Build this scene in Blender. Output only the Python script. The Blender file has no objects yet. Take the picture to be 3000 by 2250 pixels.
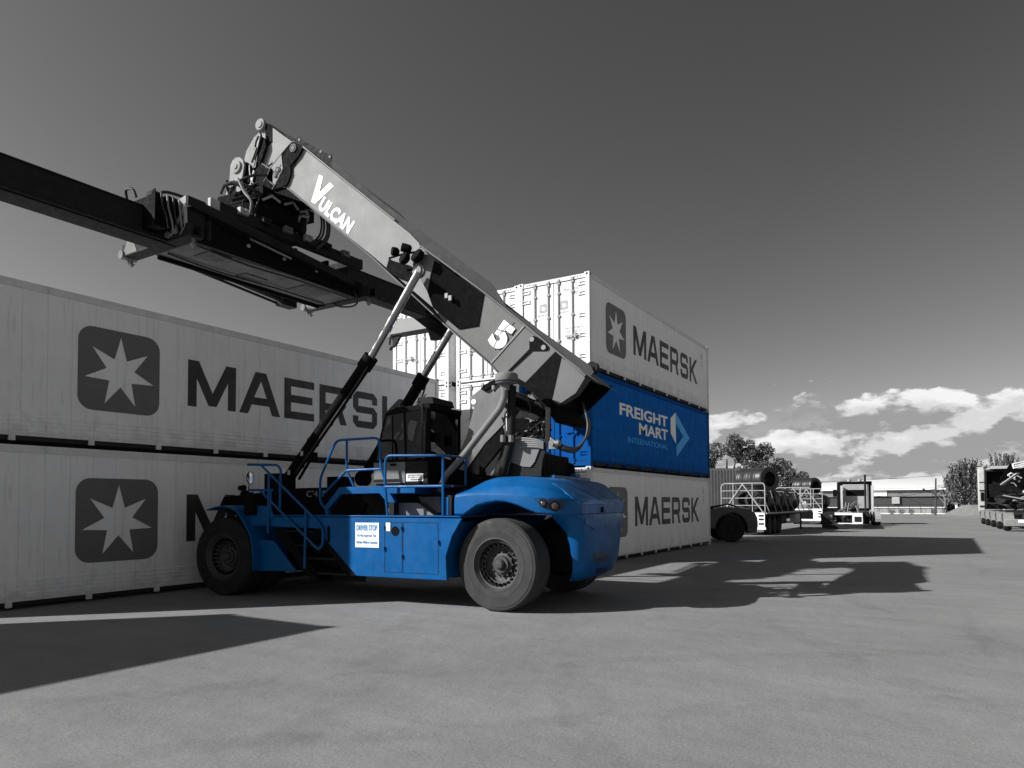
import bpy, bmesh, math, random
from mathutils import Vector, Matrix
R = math.radians
rnd = random.Random(7)
scene = bpy.context.scene
COL = scene.collection

# ------------------------------------------------------------------ camera
F, YAW, PITCH, ROLL, CH, CX, CY = 2065.239, 0.55705, 0.03384, -0.0042, 1.794, 1491.0, 1406.9
fw = Vector((math.cos(YAW)*math.cos(PITCH), math.sin(YAW)*math.cos(PITCH), math.sin(PITCH)))
rt0 = Vector((math.sin(YAW), -math.cos(YAW), 0)); up0 = rt0.cross(fw)
rt = rt0*math.cos(ROLL)+up0*math.sin(ROLL); up = up0*math.cos(ROLL)-rt0*math.sin(ROLL)
cam = bpy.data.objects.new('camera', bpy.data.cameras.new('camera')); COL.objects.link(cam)
cam.matrix_world = Matrix(((rt.x, up.x, -fw.x, 0), (rt.y, up.y, -fw.y, 0), (rt.z, up.z, -fw.z, CH), (0, 0, 0, 1)))
cam.data.sensor_width = 36; cam.data.lens = F/3000*36
cam.data.shift_x = (1500-CX)/3000; cam.data.shift_y = (CY-1125)/3000
cam.data.clip_start = 0.1; cam.data.clip_end = 5000
scene.camera = cam

# ------------------------------------------------------------------ sun, sky, exposure
SUN = Vector((-1.267, 1.145, 1.0)).normalized()
sun = bpy.data.objects.new('sun', bpy.data.lights.new('sun', 'SUN')); COL.objects.link(sun)
sun.data.energy = 5.0; sun.data.angle = R(0.5); sun.data.color = (1, 0.995, 0.985)
sun.rotation_euler = (-SUN).to_track_quat('-Z', 'Y').to_euler()
sun.location = (-20, 18, 30)
scene.view_settings.view_transform = 'Standard'; scene.view_settings.look = 'None'
scene.view_settings.exposure = 0.42; scene.view_settings.gamma = 1
scene.view_settings.use_curve_mapping = False

def N(nt, t, **k):
    n = nt.nodes.new(t)
    for a, b in k.items():
        if a == 'i':
            for kk, vv in b.items(): n.inputs[kk].default_value = vv
        else: setattr(n, a, b)
    return n
def mth(nt, op, a, b=None, c=None, clamp=False):
    n = nt.nodes.new('ShaderNodeMath'); n.operation = op; n.use_clamp = clamp
    for i, x in enumerate((a, b, c)):
        if x is None: continue
        if isinstance(x, (int, float)): n.inputs[i].default_value = x
        else: nt.links.new(x, n.inputs[i])
    return n.outputs[0]
def maprange(nt, v, a, b, c, d, smooth=True):
    n = nt.nodes.new('ShaderNodeMapRange'); n.interpolation_type = 'SMOOTHSTEP' if smooth else 'LINEAR'
    nt.links.new(v, n.inputs[0])
    for i, x in enumerate((a, b, c, d)): n.inputs[i+1].default_value = x
    return n.outputs[0]

def make_world():
    w = bpy.data.worlds.new("World"); scene.world = w; w.use_nodes = True
    nt = w.node_tree; nt.nodes.clear(); L = nt.links.new
    sky = N(nt, 'ShaderNodeTexSky', sky_type='NISHITA', sun_disc=False)
    sky.sun_elevation = R(30.35); sky.sun_rotation = math.atan2(SUN.x, SUN.y)
    sky.air_density = 1.0; sky.dust_density = 0.5; sky.ozone_density = 1.0
    sep = N(nt, 'ShaderNodeSeparateColor'); L(sky.outputs[0], sep.inputs[0])
    # black-and-white film through a deep filter: grey sky from the red and green bands
    g = mth(nt, 'ADD', mth(nt, 'MULTIPLY', sep.outputs[0], 0.62), mth(nt, 'MULTIPLY', sep.outputs[1], 0.14))
    tc = N(nt, 'ShaderNodeTexCoord')
    sx = N(nt, 'ShaderNodeSeparateXYZ'); L(tc.outputs['Generated'], sx.inputs[0])
    z = sx.outputs[2]
    dt = N(nt, 'ShaderNodeVectorMath', operation='DOT_PRODUCT'); L(tc.outputs['Generated'], dt.inputs[0]); dt.inputs[1].default_value = SUN
    g = mth(nt, 'MULTIPLY', mth(nt, 'POWER', g, 1.28), maprange(nt, dt.outputs['Value'], -0.30, 0.55, 0.60, 1.00, False))
    def field(dz):
        mp = N(nt, 'ShaderNodeMapping'); mp.inputs['Scale'].default_value = (1, 1, 2.3); mp.inputs['Location'].default_value = (1.9, 0.7, 2.3*dz); L(tc.outputs['Generated'], mp.inputs[0])
        a = N(nt, 'ShaderNodeTexNoise', i={'Scale': 5.0, 'Detail': 2, 'Roughness': 0.5}); L(mp.outputs[0], a.inputs['Vector'])
        w_ = N(nt, 'ShaderNodeTexNoise', i={'Scale': 34, 'Detail': 4, 'Roughness': 0.62}); L(mp.outputs[0], w_.inputs['Vector'])
        off = N(nt, 'ShaderNodeVectorMath', operation='MULTIPLY_ADD'); L(w_.outputs[1], off.inputs[0]); off.inputs[1].default_value = (0.045, 0.045, 0.045); L(mp.outputs[0], off.inputs[2])
        out = mth(nt, 'MULTIPLY', a.outputs[0], 1.25)
        for sc_, am in ((15, 0.46), (42, 0.24)):
            v = N(nt, 'ShaderNodeTexVoronoi', feature='F1', i={'Scale': sc_}); L(off.outputs[0], v.inputs['Vector'])
            out = mth(nt, 'ADD', out, mth(nt, 'MULTIPLY', mth(nt, 'SUBTRACT', 0.5, v.outputs['Distance']), am))
        return out
    f0, f2 = field(0.0), field(0.022)
    thr = mth(nt, 'ADD', maprange(nt, z, 0.0, 0.10, 0.47, 0.46, False), maprange(nt, z, 0.105, 0.20, 0.0, 1.0, False))
    d = mth(nt, 'SUBTRACT', f0, thr); du2 = mth(nt, 'SUBTRACT', f2, thr)
    mask = maprange(nt, d, 0.0, 0.10, 0, 1)
    rim = maprange(nt, mth(nt, 'SUBTRACT', f0, f2), -0.10, 0.13, 0.0, 1.0)
    under = maprange(nt, du2, -0.05, 0.22, 1.0, 0.0)
    cb = mth(nt, 'ADD', 0.30, mth(nt, 'ADD', mth(nt, 'MULTIPLY', under, 0.20), mth(nt, 'MULTIPLY', rim, 0.32)))
    m2 = mth(nt, 'MULTIPLY', mask, 0.95)
    # background strength folded in: sky term * 0.1 , cloud radiance / 0.1
    SK = 0.10
    mix = N(nt, 'ShaderNodeMix', data_type='FLOAT'); L(m2, mix.inputs[0]); L(g, mix.inputs[2])
    L(mth(nt, 'MULTIPLY', cb, 0.86/SK), mix.inputs[3])
    comb = N(nt, 'ShaderNodeCombineColor')
    for i in range(3): L(mix.outputs[0], comb.inputs[i])
    bg = N(nt, 'ShaderNodeBackground'); bg.inputs[1].default_value = SK; L(comb.outputs[0], bg.inputs[0])
    o = N(nt, 'ShaderNodeOutputWorld'); L(bg.outputs[0], o.inputs[0])
make_world()

# ------------------------------------------------------------------ pixel rays (survey helper: a sight line met with a known plane)
PHI = R(6.0); OX, OY = 11.56, 6.5
cph, sph = math.cos(PHI), math.sin(PHI)
def W2M(p): dx, dy = p[0]-OX, p[1]-OY; return Vector((cph*dx+sph*dy, -sph*dx+cph*dy, p[2]))
def ray(px, py): return fw*F+rt*(px-CX)-up*(py-CY)
def P(px, py, x=None, y=None, z=None):          # machine frame
    d = ray(px, py); d = Vector((cph*d.x+sph*d.y, -sph*d.x+cph*d.y, d.z)); o = W2M((0, 0, CH))
    t = (x-o.x)/d.x if x is not None else (y-o.y)/d.y if y is not None else (z-o.z)/d.z
    return o+d*t
def PW(px, py, x=None, y=None, z=None):         # world frame
    d = ray(px, py); o = Vector((0, 0, CH))
    t = (x-o.x)/d.x if x is not None else (y-o.y)/d.y if y is not None else (z-o.z)/d.z
    return o+d*t
def at(px, depth, z=0.0):                       # world point at a distance along the camera's ground heading
    d = ray(px, CY); v = Vector((d.x, d.y, 0)); v = v*(depth/(F*math.cos(PITCH)))
    return Vector((v.x, v.y, z))

# ------------------------------------------------------------------ materials
MATS = {}
def mat(name, col, rough=0.5, metal=0.0, var=0.12, scale=3.0, bump=0.0, bscale=40.0, streak=0.0, dust=0.0, spec=0.5, seam=None, alpha=None, coat=0.0):
    if name in MATS: return MATS[name]
    m = bpy.data.materials.new(name); m.use_nodes = True; nt = m.node_tree; L = nt.links.new
    b = nt.nodes['Principled BSDF']
    b.inputs['Roughness'].default_value = rough; b.inputs['Metallic'].default_value = metal
    b.inputs['Specular IOR Level'].default_value = spec
    if coat: b.inputs['Coat Weight'].default_value = coat; b.inputs['Coat Roughness'].default_value = 0.12
    if isinstance(col, (int, float)): col = (col, col, col)
    tc = N(nt, 'ShaderNodeTexCoord'); obj = tc.outputs['Object']
    n1 = N(nt, 'ShaderNodeTexNoise', i={'Scale': scale, 'Detail': 6, 'Roughness': 0.65}); L(obj, n1.inputs['Vector'])
    f = maprange(nt, n1.outputs[0], 0.25, 0.75, 1-var, 1+var, False)
    if streak:
        mp = N(nt, 'ShaderNodeMapping'); mp.inputs['Scale'].default_value = (9, 9, 0.55); L(obj, mp.inputs[0])
        n2 = N(nt, 'ShaderNodeTexNoise', i={'Scale': 1.6, 'Detail': 5, 'Roughness': 0.7}); L(mp.outputs[0], n2.inputs['Vector'])
        f = mth(nt, 'MULTIPLY', f, maprange(nt, n2.outputs[0], 0.52, 0.78, 1.0, 1-streak))
        n3 = N(nt, 'ShaderNodeTexNoise', i={'Scale': 14, 'Detail': 3, 'Roughness': 0.8}); L(obj, n3.inputs['Vector'])
        f = mth(nt, 'MULTIPLY', f, maprange(nt, n3.outputs[0], 0.68, 0.78, 1.0, 1-streak*1.6))
    seamh = None
    if seam:
        sz = N(nt, 'ShaderNodeSeparateXYZ'); L(obj, sz.inputs[0])
        n4 = N(nt, 'ShaderNodeTexNoise', i={'Scale': 2.3, 'Detail': 7, 'Roughness': 0.75}); L(obj, n4.inputs['Vector'])
        low = maprange(nt, sz.outputs[2], 0.15, 1.1, 0.20, -0.06, False)
        f = mth(nt, 'MULTIPLY', f, maprange(nt, mth(nt, 'ADD', n4.outputs[0], low), 0.58, 0.82, 1.0, 0.78))
        mp5 = N(nt, 'ShaderNodeMapping'); mp5.inputs['Scale'].default_value = (2.2, 2.2, 0.8); L(obj, mp5.inputs[0])
        n5_ = N(nt, 'ShaderNodeTexNoise', i={'Scale': 3.4, 'Detail': 6, 'Roughness': 0.8}); L(mp5.outputs[0], n5_.inputs['Vector'])
        f = mth(nt, 'MULTIPLY', f, maprange(nt, n5_.outputs[0], 0.71, 0.77, 1.0, 0.70))
        sx = N(nt, 'ShaderNodeSeparateXYZ'); L(obj, sx.inputs[0])
        fr = mth(nt, 'FRACT', mth(nt, 'DIVIDE', sx.outputs[0], seam))
        line = mth(nt, 'LESS_THAN', mth(nt, 'ABSOLUTE', mth(nt, 'SUBTRACT', fr, 0.5)), 0.017)
        f = mth(nt, 'MULTIPLY', f, mth(nt, 'SUBTRACT', 1.0, mth(nt, 'MULTIPLY', line, 0.16)))
        seamh = mth(nt, 'MULTIPLY', mth(nt, 'COSINE', mth(nt, 'MULTIPLY', fr, 6.2832)), -0.5)
    vm = N(nt, 'ShaderNodeVectorMath', operation='SCALE'); vm.inputs[0].default_value = col; L(f, vm.inputs['Scale'])
    out = vm.outputs[0]
    if dust:
        nd = N(nt, 'ShaderNodeTexNoise', i={'Scale': 2.1, 'Detail': 8, 'Roughness': 0.75}); L(obj, nd.inputs['Vector'])
        mx = N(nt, 'ShaderNodeMix', data_type='RGBA'); L(mth(nt, 'MULTIPLY', maprange(nt, nd.outputs[0], 0.42, 0.75, 0, 1), dust), mx.inputs[0])
        L(out, mx.inputs[6]); mx.inputs[7].default_value = (0.2, 0.2, 0.2, 1); out = mx.outputs[2]
    L(out, b.inputs['Base Color'])
    nr = N(nt, 'ShaderNodeTexNoise', i={'Scale': scale*2.3, 'Detail': 5}); L(obj, nr.inputs['Vector'])
    L(maprange(nt, nr.outputs[0], 0.3, 0.7, max(0.03, rough-0.1), min(1, rough+0.12), False), b.inputs['Roughness'])
    if bump or seamh is not None:
        nb = N(nt, 'ShaderNodeTexNoise', i={'Scale': bscale, 'Detail': 6, 'Roughness': 0.6}); L(obj, nb.inputs['Vector'])
        h = mth(nt, 'MULTIPLY', nb.outputs[0], bump)
        if seamh is not None: h = mth(nt, 'ADD', h, mth(nt, 'MULTIPLY', seamh, 0.006))
        bp = N(nt, 'ShaderNodeBump', i={'Strength': 0.8, 'Distance': 1.0}); L(h, bp.inputs['Height']); L(bp.outputs[0], b.inputs['Normal'])
    MATS[name] = m; return m

blue = mat('blue paint', (0.001, 0.082, 0.255), 0.42, spec=0.16, var=0.16, scale=3, bump=0.0012, bscale=18, dust=0.05, streak=0.22, coat=0.05)
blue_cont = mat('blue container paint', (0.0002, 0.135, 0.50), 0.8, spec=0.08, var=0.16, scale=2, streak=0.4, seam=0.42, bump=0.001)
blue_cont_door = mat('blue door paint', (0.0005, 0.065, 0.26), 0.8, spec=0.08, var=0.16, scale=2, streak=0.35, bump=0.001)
boomA = mat('sunlit boom tone', 0.265, 0.72, spec=0.22, var=0.10, scale=1.3, streak=0.08, bump=0.0006)  # lighter tone carries the sun's brightening of the fore boom
boomB = mat('dim boom tone', 0.15, 0.72, spec=0.22, var=0.10, scale=1.3, streak=0.10, bump=0.0006)  # same boom, darkened where less sun glances off it
dkpaint = mat('dark grey paint', 0.018, 0.75, spec=0.15, var=0.3, scale=5, dust=0.02, bump=0.0008)
blk = mat('black paint', 0.0055, 0.8, spec=0.08, var=0.3, scale=5, dust=0.0, bump=0.0008)
towerg = mat('grey steel plate', 0.165, 0.7, spec=0.25, var=0.12, scale=2, streak=0.15)
steel = mat('worn steel', 0.16, 0.5, metal=0.3, var=0.2, scale=8)
chrome = mat('chrome rod', 0.30, 0.22, metal=0.85, var=0.06)
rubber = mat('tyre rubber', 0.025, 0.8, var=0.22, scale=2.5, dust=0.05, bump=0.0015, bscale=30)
rubber_dk = mat('shade-dark tyre rubber', 0.006, 0.85, var=0.3, scale=4, bump=0.001)  # blackened so the front duals look shaded; background wheels share it
rimm = mat('dirty rim', 0.035, 0.65, metal=0.0, var=0.35, scale=9, dust=0.05)
white = mat('white paint', 0.82, 0.5, var=0.04, streak=0.12)
decalw = mat('white lettering', 0.92, 0.6, var=0.03)
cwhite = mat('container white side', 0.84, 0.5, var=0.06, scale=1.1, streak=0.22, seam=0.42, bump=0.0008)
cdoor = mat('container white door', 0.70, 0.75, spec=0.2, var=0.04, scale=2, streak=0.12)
cgrey = mat('container grey steel', 0.30, 0.55, var=0.25, scale=6, streak=0.2)
crail = mat('container rail', 0.70, 0.75, spec=0.2, var=0.14, scale=4, streak=0.3)
cdark = mat('container underside', 0.02, 0.8, var=0.3)
logog = mat('logo grey', 0.13, 0.6, var=0.10, scale=1.5, streak=0.1)
letter = mat('dark lettering', 0.028, 0.6, var=0.15, scale=2, streak=0.15)
smallp = mat('small print grey', 0.30, 0.6)
cyanl = mat('cyan lettering', (0.0, 0.42, 0.95), 0.6, var=0.03)
hosem = mat('rubber hose', 0.014, 0.45, var=0.2)
hosel = mat('grey hose', 0.22, 0.5, var=0.3)
ironm = mat('galvanised steel', 0.36, 0.6, metal=0.0, spec=0.3, var=0.2)
signb = mat('sign print blue', (0.02, 0.22, 0.5), 0.6, var=0.03)
coilm = mat('wound wire', 0.035, 0.4, metal=0.4, var=0.5, scale=7, bump=0.01, bscale=9)
roofm = mat('white roof sheet', 0.80, 0.5, var=0.03)
wallg = mat('grey cladding', 0.17, 0.6, var=0.1, seam=0.6)
walld = mat('dark cladding', 0.035, 0.7, var=0.2)
barkm = mat('bark', 0.14, 0.9, var=0.3, scale=5)
leafA = mat('leaves mid', 0.055, 0.7, var=0.5, scale=0.6)
leafB = mat('leaves light', 0.20, 0.7, var=0.4, scale=0.8)
earthm = mat('earth bank', 0.17, 0.95, var=0.2, scale=2, bump=0.02, bscale=3)
def glass_mat():
    m = bpy.data.materials.new('tinted glass'); m.use_nodes = True; nt = m.node_tree; L = nt.links.new
    nt.nodes.clear(); o = N(nt, 'ShaderNodeOutputMaterial')
    g = N(nt, 'ShaderNodeBsdfGlossy', i={'Roughness': 0.03, 'Color': (1, 1, 1, 1)})
    t = N(nt, 'ShaderNodeBsdfTransparent', i={'Color': (0.42, 0.42, 0.42, 1)})
    fr = N(nt, 'ShaderNodeFresnel', i={'IOR': 1.6}); mx = N(nt, 'ShaderNodeMixShader')
    L(fr.outputs[0], mx.inputs[0]); L(t.outputs[0], mx.inputs[1]); L(g.outputs[0], mx.inputs[2]); L(mx.outputs[0], o.inputs[0])
    return m
glass = glass_mat()
lampg = mat('lamp lens', (0.07, 0.055, 0.05), 0.2, var=0.2, scale=20)

# ------------------------------------------------------------------ mesh builder
class MB:
    def __init__(s): s.v = []; s.f = []; s.m = []; s.cur = 0
    def add(s, vs, fs):
        o = len(s.v); s.v += [tuple(v) for v in vs]
        for f in fs: s.f.append([o+i for i in f]); s.m.append(s.cur)
        return s
    def box(s, x0, x1, y0, y1, z0, z1):
        vs = [(x, y, z) for z in (z0, z1) for y in (y0, y1) for x in (x0, x1)]
        return s.add(vs, [(0, 1, 3, 2), (4, 5, 7, 6), (0, 1, 5, 4), (2, 3, 7, 6), (0, 2, 6, 4), (1, 3, 7, 5)])
    def pr(s, A, B):
        n = len(A); fs = [list(range(n)), list(range(2*n-1, n-1, -1))]
        fs += [(i, (i+1) % n, n+(i+1) % n, n+i) for i in range(n)]
        return s.add(list(A)+list(B), fs)
    def px(s, pts, x0, x1):          # outline surveyed on the plane x0, given thickness to x1
        A = [P(a, b, x=x0) for a, b in pts]; B = [Vector((x1, p.y, p.z)) for p in A]
        return s.pr(A, B)
    def yz(s, pts, x0, x1): return s.pr([(x0, a, b) for a, b in pts], [(x1, a, b) for a, b in pts])
    def tube(s, pts, r, n=8, closed=False):
        pts = [Vector(p) for p in pts]; k = len(pts)
        if k < 2: return s
        rings = []; prev = None
        for i, p in enumerate(pts):
            a = pts[max(i-1, 0)]; b = pts[min(i+1, k-1)]
            t = (b-a)
            if 0 < i < k-1: t = (pts[i]-a).normalized()+(b-pts[i]).normalized()
            t = t.normalized() if t.length > 1e-9 else Vector((0, 0, 1))
            if prev is None: u = t.cross(Vector((0, 0, 1)) if abs(t.z) < 0.9 else Vector((1, 0, 0))).normalized()
            else: u = (prev-t*prev.dot(t)).normalized()
            prev = u; w = t.cross(u); rr = r[i] if isinstance(r, (list, tuple)) else r
            rings.append([p+(u*math.cos(2*math.pi*j/n)+w*math.sin(2*math.pi*j/n))*rr for j in range(n)])
        vs = [v for q in rings for v in q]; fs = []
        for i in range(k-1):
            for j in range(n): fs.append((i*n+j, i*n+(j+1) % n, (i+1)*n+(j+1) % n, (i+1)*n+j))
        fs.append(list(range(n))); fs.append(list(range((k-1)*n, k*n)))
        return s.add(vs, fs)
    def cyl(s, a, b, r, r2=None, n=20): return s.tube([a, b], [r, r if r2 is None else r2], n)
    def lathe(s, prof, o, ax, n=40, caps=True):  # prof: (radius, height along axis)
        o = Vector(o); ax = Vector(ax).normalized(); u = ax.orthogonal().normalized(); w = ax.cross(u)
        vs = []; fs = []; k = len(prof)
        for r, h in prof:
            for j in range(n):
                a = 2*math.pi*j/n; vs.append(o+ax*h+(u*math.cos(a)+w*math.sin(a))*max(r, 1e-4))
        for i in range(k-1):
            for j in range(n): fs.append((i*n+j, i*n+(j+1) % n, (i+1)*n+(j+1) % n, (i+1)*n+j))
        if caps: fs.append(list(range(n))); fs.append(list(range((k-1)*n, k*n)))
        return s.add(vs, fs)
    def mesh(s, name, mats, smooth=35):
        me = bpy.data.meshes.new(name); me.from_pydata(s.v, [], s.f)
        for m in (mats if isinstance(mats, (list, tuple)) else [mats]): me.materials.append(m)
        for p, m in zip(me.polygons, s.m): p.material_index = m
        bm = bmesh.new(); bm.from_mesh(me); bmesh.ops.recalc_face_normals(bm, faces=bm.faces); bm.to_mesh(me); bm.free()
        if smooth:
            me.polygons.foreach_set('use_smooth', [True]*len(me.polygons)); me.set_sharp_from_angle(angle=R(smooth))
        me.update(); return me
    def build(s, name, mats, parent=None, bevel=0.0, **k):
        return link(name, s.mesh(name, mats, **k), parent, bevel)
def link(name, me, parent=None, bevel=0.0):
    o = bpy.data.objects.new(name, me); COL.objects.link(o); o.parent = parent
    if bevel:
        b = o.modifiers.new('bevel', 'BEVEL'); b.width = bevel; b.segments = 2; b.limit_method = 'ANGLE'; b.angle_limit = R(40); b.harden_normals = False
    return o
def thing(name, label, cat, loc=(0, 0, 0), rz=0.0, group=None):
    o = bpy.data.objects.new(name, None); COL.objects.link(o); o.location = loc; o.rotation_euler = (0, 0, rz)
    o.empty_display_size = 0.3; o['label'] = label; o['category'] = cat
    if group: o['group'] = group
    return o
def tag(o, label, cat, group=None):
    o['label'] = label; o['category'] = cat
    if group: o['group'] = group
    return o
def copy_tree(o, parent=None):
    c = o.copy(); COL.objects.link(c); c.parent = parent
    for ch in list(o.children): copy_tree(ch, c)
    return c

# ------------------------------------------------------------------ flat lettering and marks
def shape_mesh(loops, depth=0.002):
    cu = bpy.data.curves.new('c', 'CURVE'); cu.dimensions = '2D'; cu.fill_mode = 'BOTH'; cu.extrude = depth/2
    for lp in loops:
        sp = cu.splines.new('POLY'); sp.points.add(len(lp)-1); sp.use_cyclic_u = True
        for q, (x, y) in zip(sp.points, lp): q.co = (x, y, 0, 1)
    ob = bpy.data.objects.new('c', cu); me = bpy.data.meshes.new_from_object(ob)
    bpy.data.objects.remove(ob); bpy.data.curves.remove(cu); return me
def text_raw(s, bold=0.0, spacing=1.0, shear=0):
    cu = bpy.data.curves.new('t', 'FONT'); cu.body = s; cu.size = 1; cu.offset = bold; cu.space_character = spacing; cu.shear = shear
    cu.extrude = 0.001; cu.resolution_u = 4
    ob = bpy.data.objects.new('t', cu); me = bpy.data.meshes.new_from_object(ob)
    bpy.data.objects.remove(ob); bpy.data.curves.remove(cu); return me
def fit(me, x0, x1, y0, y1):
    xs = [v.co.x for v in me.vertices]; ys = [v.co.y for v in me.vertices]
    a, b, c, d = min(xs), max(xs), min(ys), max(ys)
    for v in me.vertices:
        v.co.x = x0+(v.co.x-a)/(b-a)*(x1-x0); v.co.y = y0+(v.co.y-c)/(d-c)*(y1-y0)
    return me
def frame(me, o, ux, uy):            # flat drawing coordinates -> surface
    ux = Vector(ux); uy = Vector(uy); n = ux.cross(uy).normalized(); o = Vector(o)
    for v in me.vertices: v.co = o+ux*v.co.x+uy*v.co.y+n*v.co.z
    return me
def joinm(meshes, mats, idx=None):
    bm = bmesh.new()
    for i, me in enumerate(meshes):
        n = len(bm.faces); bm.from_mesh(me); bm.faces.ensure_lookup_table()
        for f in bm.faces[n:]: f.material_index = idx[i] if idx else 0
    out = bpy.data.meshes.new('lettering'); bm.to_mesh(out); bm.free()
    for m in (mats if isinstance(mats, (list, tuple)) else [mats]): out.materials.append(m)
    for me in meshes: bpy.data.meshes.remove(me)
    return out
def rrect(x0, x1, y0, y1, r, n=6):
    p = []
    for cx, cy, a in ((x1-r, y1-r, 0), (x0+r, y1-r, 90), (x0+r, y0+r, 180), (x1-r, y0+r, 270)):
        for i in range(n+1): t = R(a+90*i/n); p.append((cx+r*math.cos(t), cy+r*math.sin(t)))
    return p
def star(cx, cy, r, k=0.40, n=7):
    return [(cx+math.sin(math.pi*i/n)*(r if i % 2 == 0 else r*k), cy+math.cos(math.pi*i/n)*(r if i % 2 == 0 else r*k)) for i in range(2*n)]
GL = {
 'M': (0, [[(0, 0), (0, 1), (.26, 1), (.6, .33), (.94, 1), (1.2, 1), (1.2, 0), (.99, 0), (.99, .62), (.70, .05), (.50, .05), (.21, .62), (.21, 0)]]),
 'A': (1.29, [[(0, 0), (.44, 1), (.75, 1), (1.17, 0), (.93, 0), (.84, .22), (.34, .22), (.24, 0)], [(.41, .40), (.77, .40), (.6, .80)]]),
 'E': (2.58, [[(0, 0), (0, 1), (.96, 1), (.96, .81), (.21, .81), (.21, .6), (.9, .6), (.9, .41), (.21, .41), (.21, .19), (.96, .19), (.96, 0)]]),
 'R': (3.72, [[(0, 0), (0, 1), (.8, 1), (.95, .86), (.95, .5), (.82, .36), (.98, 0), (.74, 0), (.61, .34), (.21, .34), (.21, 0)], [(.21, .53), (.21, .81), (.7, .81), (.74, .77), (.74, .57), (.7, .53)]]),
 'S': (4.93, [[(0, .32), (.21, .32), (.21, .19), (.75, .19), (.75, .41), (.15, .41), (0, .55), (0, .86), (.15, 1), (.81, 1), (.96, .86), (.96, .68), (.75, .68), (.75, .81), (.21, .81), (.21, .60), (.81, .60), (.96, .46), (.96, .14), (.81, 0), (.15, 0), (0, .14)]]),
 'K': (6.10, [[(0, 0), (0, 1), (.21, 1), (.21, .58), (.73, 1), (1.02, 1), (.45, .53), (1.05, 0), (.76, 0), (.31, .41), (.21, .33), (.21, 0)]])}
CACHE = {}
def cached(key, fn):
    if key not in CACHE: CACHE[key] = fn()
    return CACHE[key]

# ------------------------------------------------------------------ ground
def ground_mat():
    m = bpy.data.materials.new('yard concrete'); m.use_nodes = True; nt = m.node_tree; L = nt.links.new; b = nt.nodes['Principled BSDF']
    tc = N(nt, 'ShaderNodeTexCoord'); o = tc.outputs['Object']
    def noi(s, d, r, sc=(1, 1, 1)):
        mp = N(nt, 'ShaderNodeMapping'); mp.inputs['Scale'].default_value = sc; L(o, mp.inputs[0])
        n = N(nt, 'ShaderNodeTexNoise', i={'Scale': s, 'Detail': d, 'Roughness': r}); L(mp.outputs[0], n.inputs['Vector']); return n.outputs[0]
    f = maprange(nt, noi(0.22, 8, 0.62), 0.3, 0.7, 0.90, 1.09)
    f = mth(nt, 'MULTIPLY', f, maprange(nt, noi(1.6, 8, 0.75, (1, 0.35, 1)), 0.3, 0.72, 0.90, 1.09))
    f = mth(nt, 'MULTIPLY', f, maprange(nt, noi(38, 4, 0.8), 0.25, 0.75, 0.80, 1.2))
    f = mth(nt, 'MULTIPLY', f, maprange(nt, noi(160, 2, 0.8), 0.3, 0.75, 0.88, 1.12))
    f = mth(nt, 'MULTIPLY', f, maprange(nt, noi(5.5, 5, 0.7), 0.66, 0.76, 1.0, 0.80))
    f = mth(nt, 'MULTIPLY', f, maprange(nt, noi(0.5, 6, 0.7, (0.25, 1.6, 1)), 0.58, 0.72, 1.0, 0.86))
    def tracks(cx_, cy_, r0_, w_, msk):
        d_ = N(nt, 'ShaderNodeVectorMath', operation='DISTANCE'); L(o, d_.inputs[0]); d_.inputs[1].default_value = (cx_, cy_, 0)
        wob = mth(nt, 'MULTIPLY', noi(0.35, 3, 0.5), 1.4)
        a_ = mth(nt, 'ABSOLUTE', mth(nt, 'SUBTRACT', mth(nt, 'ADD', d_.outputs['Value'], wob), r0_))
        return mth(nt, 'SUBTRACT', 1.0, mth(nt, 'MULTIPLY', maprange(nt, a_, w_*0.5, w_, 0.11, 0.0), maprange(nt, msk, 0.42, 0.6, 0, 1)))
    mk = noi(0.9, 5, 0.7)
    for t_ in ((26, -22, 27.0, 0.26), (26, -22, 29.3, 0.26), (-14, -16, 27.5, 0.24), (-14, -16, 29.6, 0.24), (34, -40, 52, 0.3), (34, -40, 54.2, 0.3)): f = mth(nt, 'MULTIPLY', f, tracks(*t_, mk))
    f = mth(nt, 'MULTIPLY', f, maprange(nt, noi(1.1, 3, 0.5), 0.72, 0.78, 1.0, 0.88))
    vm = N(nt, 'ShaderNodeVectorMath', operation='SCALE'); vm.inputs[0].default_value = (0.222, 0.222, 0.222); L(f, vm.inputs['Scale'])
    L(vm.outputs[0], b.inputs['Base Color']); b.inputs['Roughness'].default_value = 0.92; b.inputs['Specular IOR Level'].default_value = 0.25
    h = mth(nt, 'ADD', mth(nt, 'MULTIPLY', noi(45, 5, 0.75), 0.010), mth(nt, 'MULTIPLY', noi(3, 5, 0.6), 0.03))
    bp = N(nt, 'ShaderNodeBump', i={'Strength': 0.55, 'Distance': 1.0}); L(h, bp.inputs['Height']); L(bp.outputs[0], b.inputs['Normal'])
    return m
g = MB(); g.add([(-900, -900, 0), (1500, -900, 0), (1500, 1500, 0), (-900, 1500, 0)], [(0, 1, 2, 3)])
go = g.build('ground', ground_mat(), smooth=0); go['kind'] = 'structure'

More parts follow.
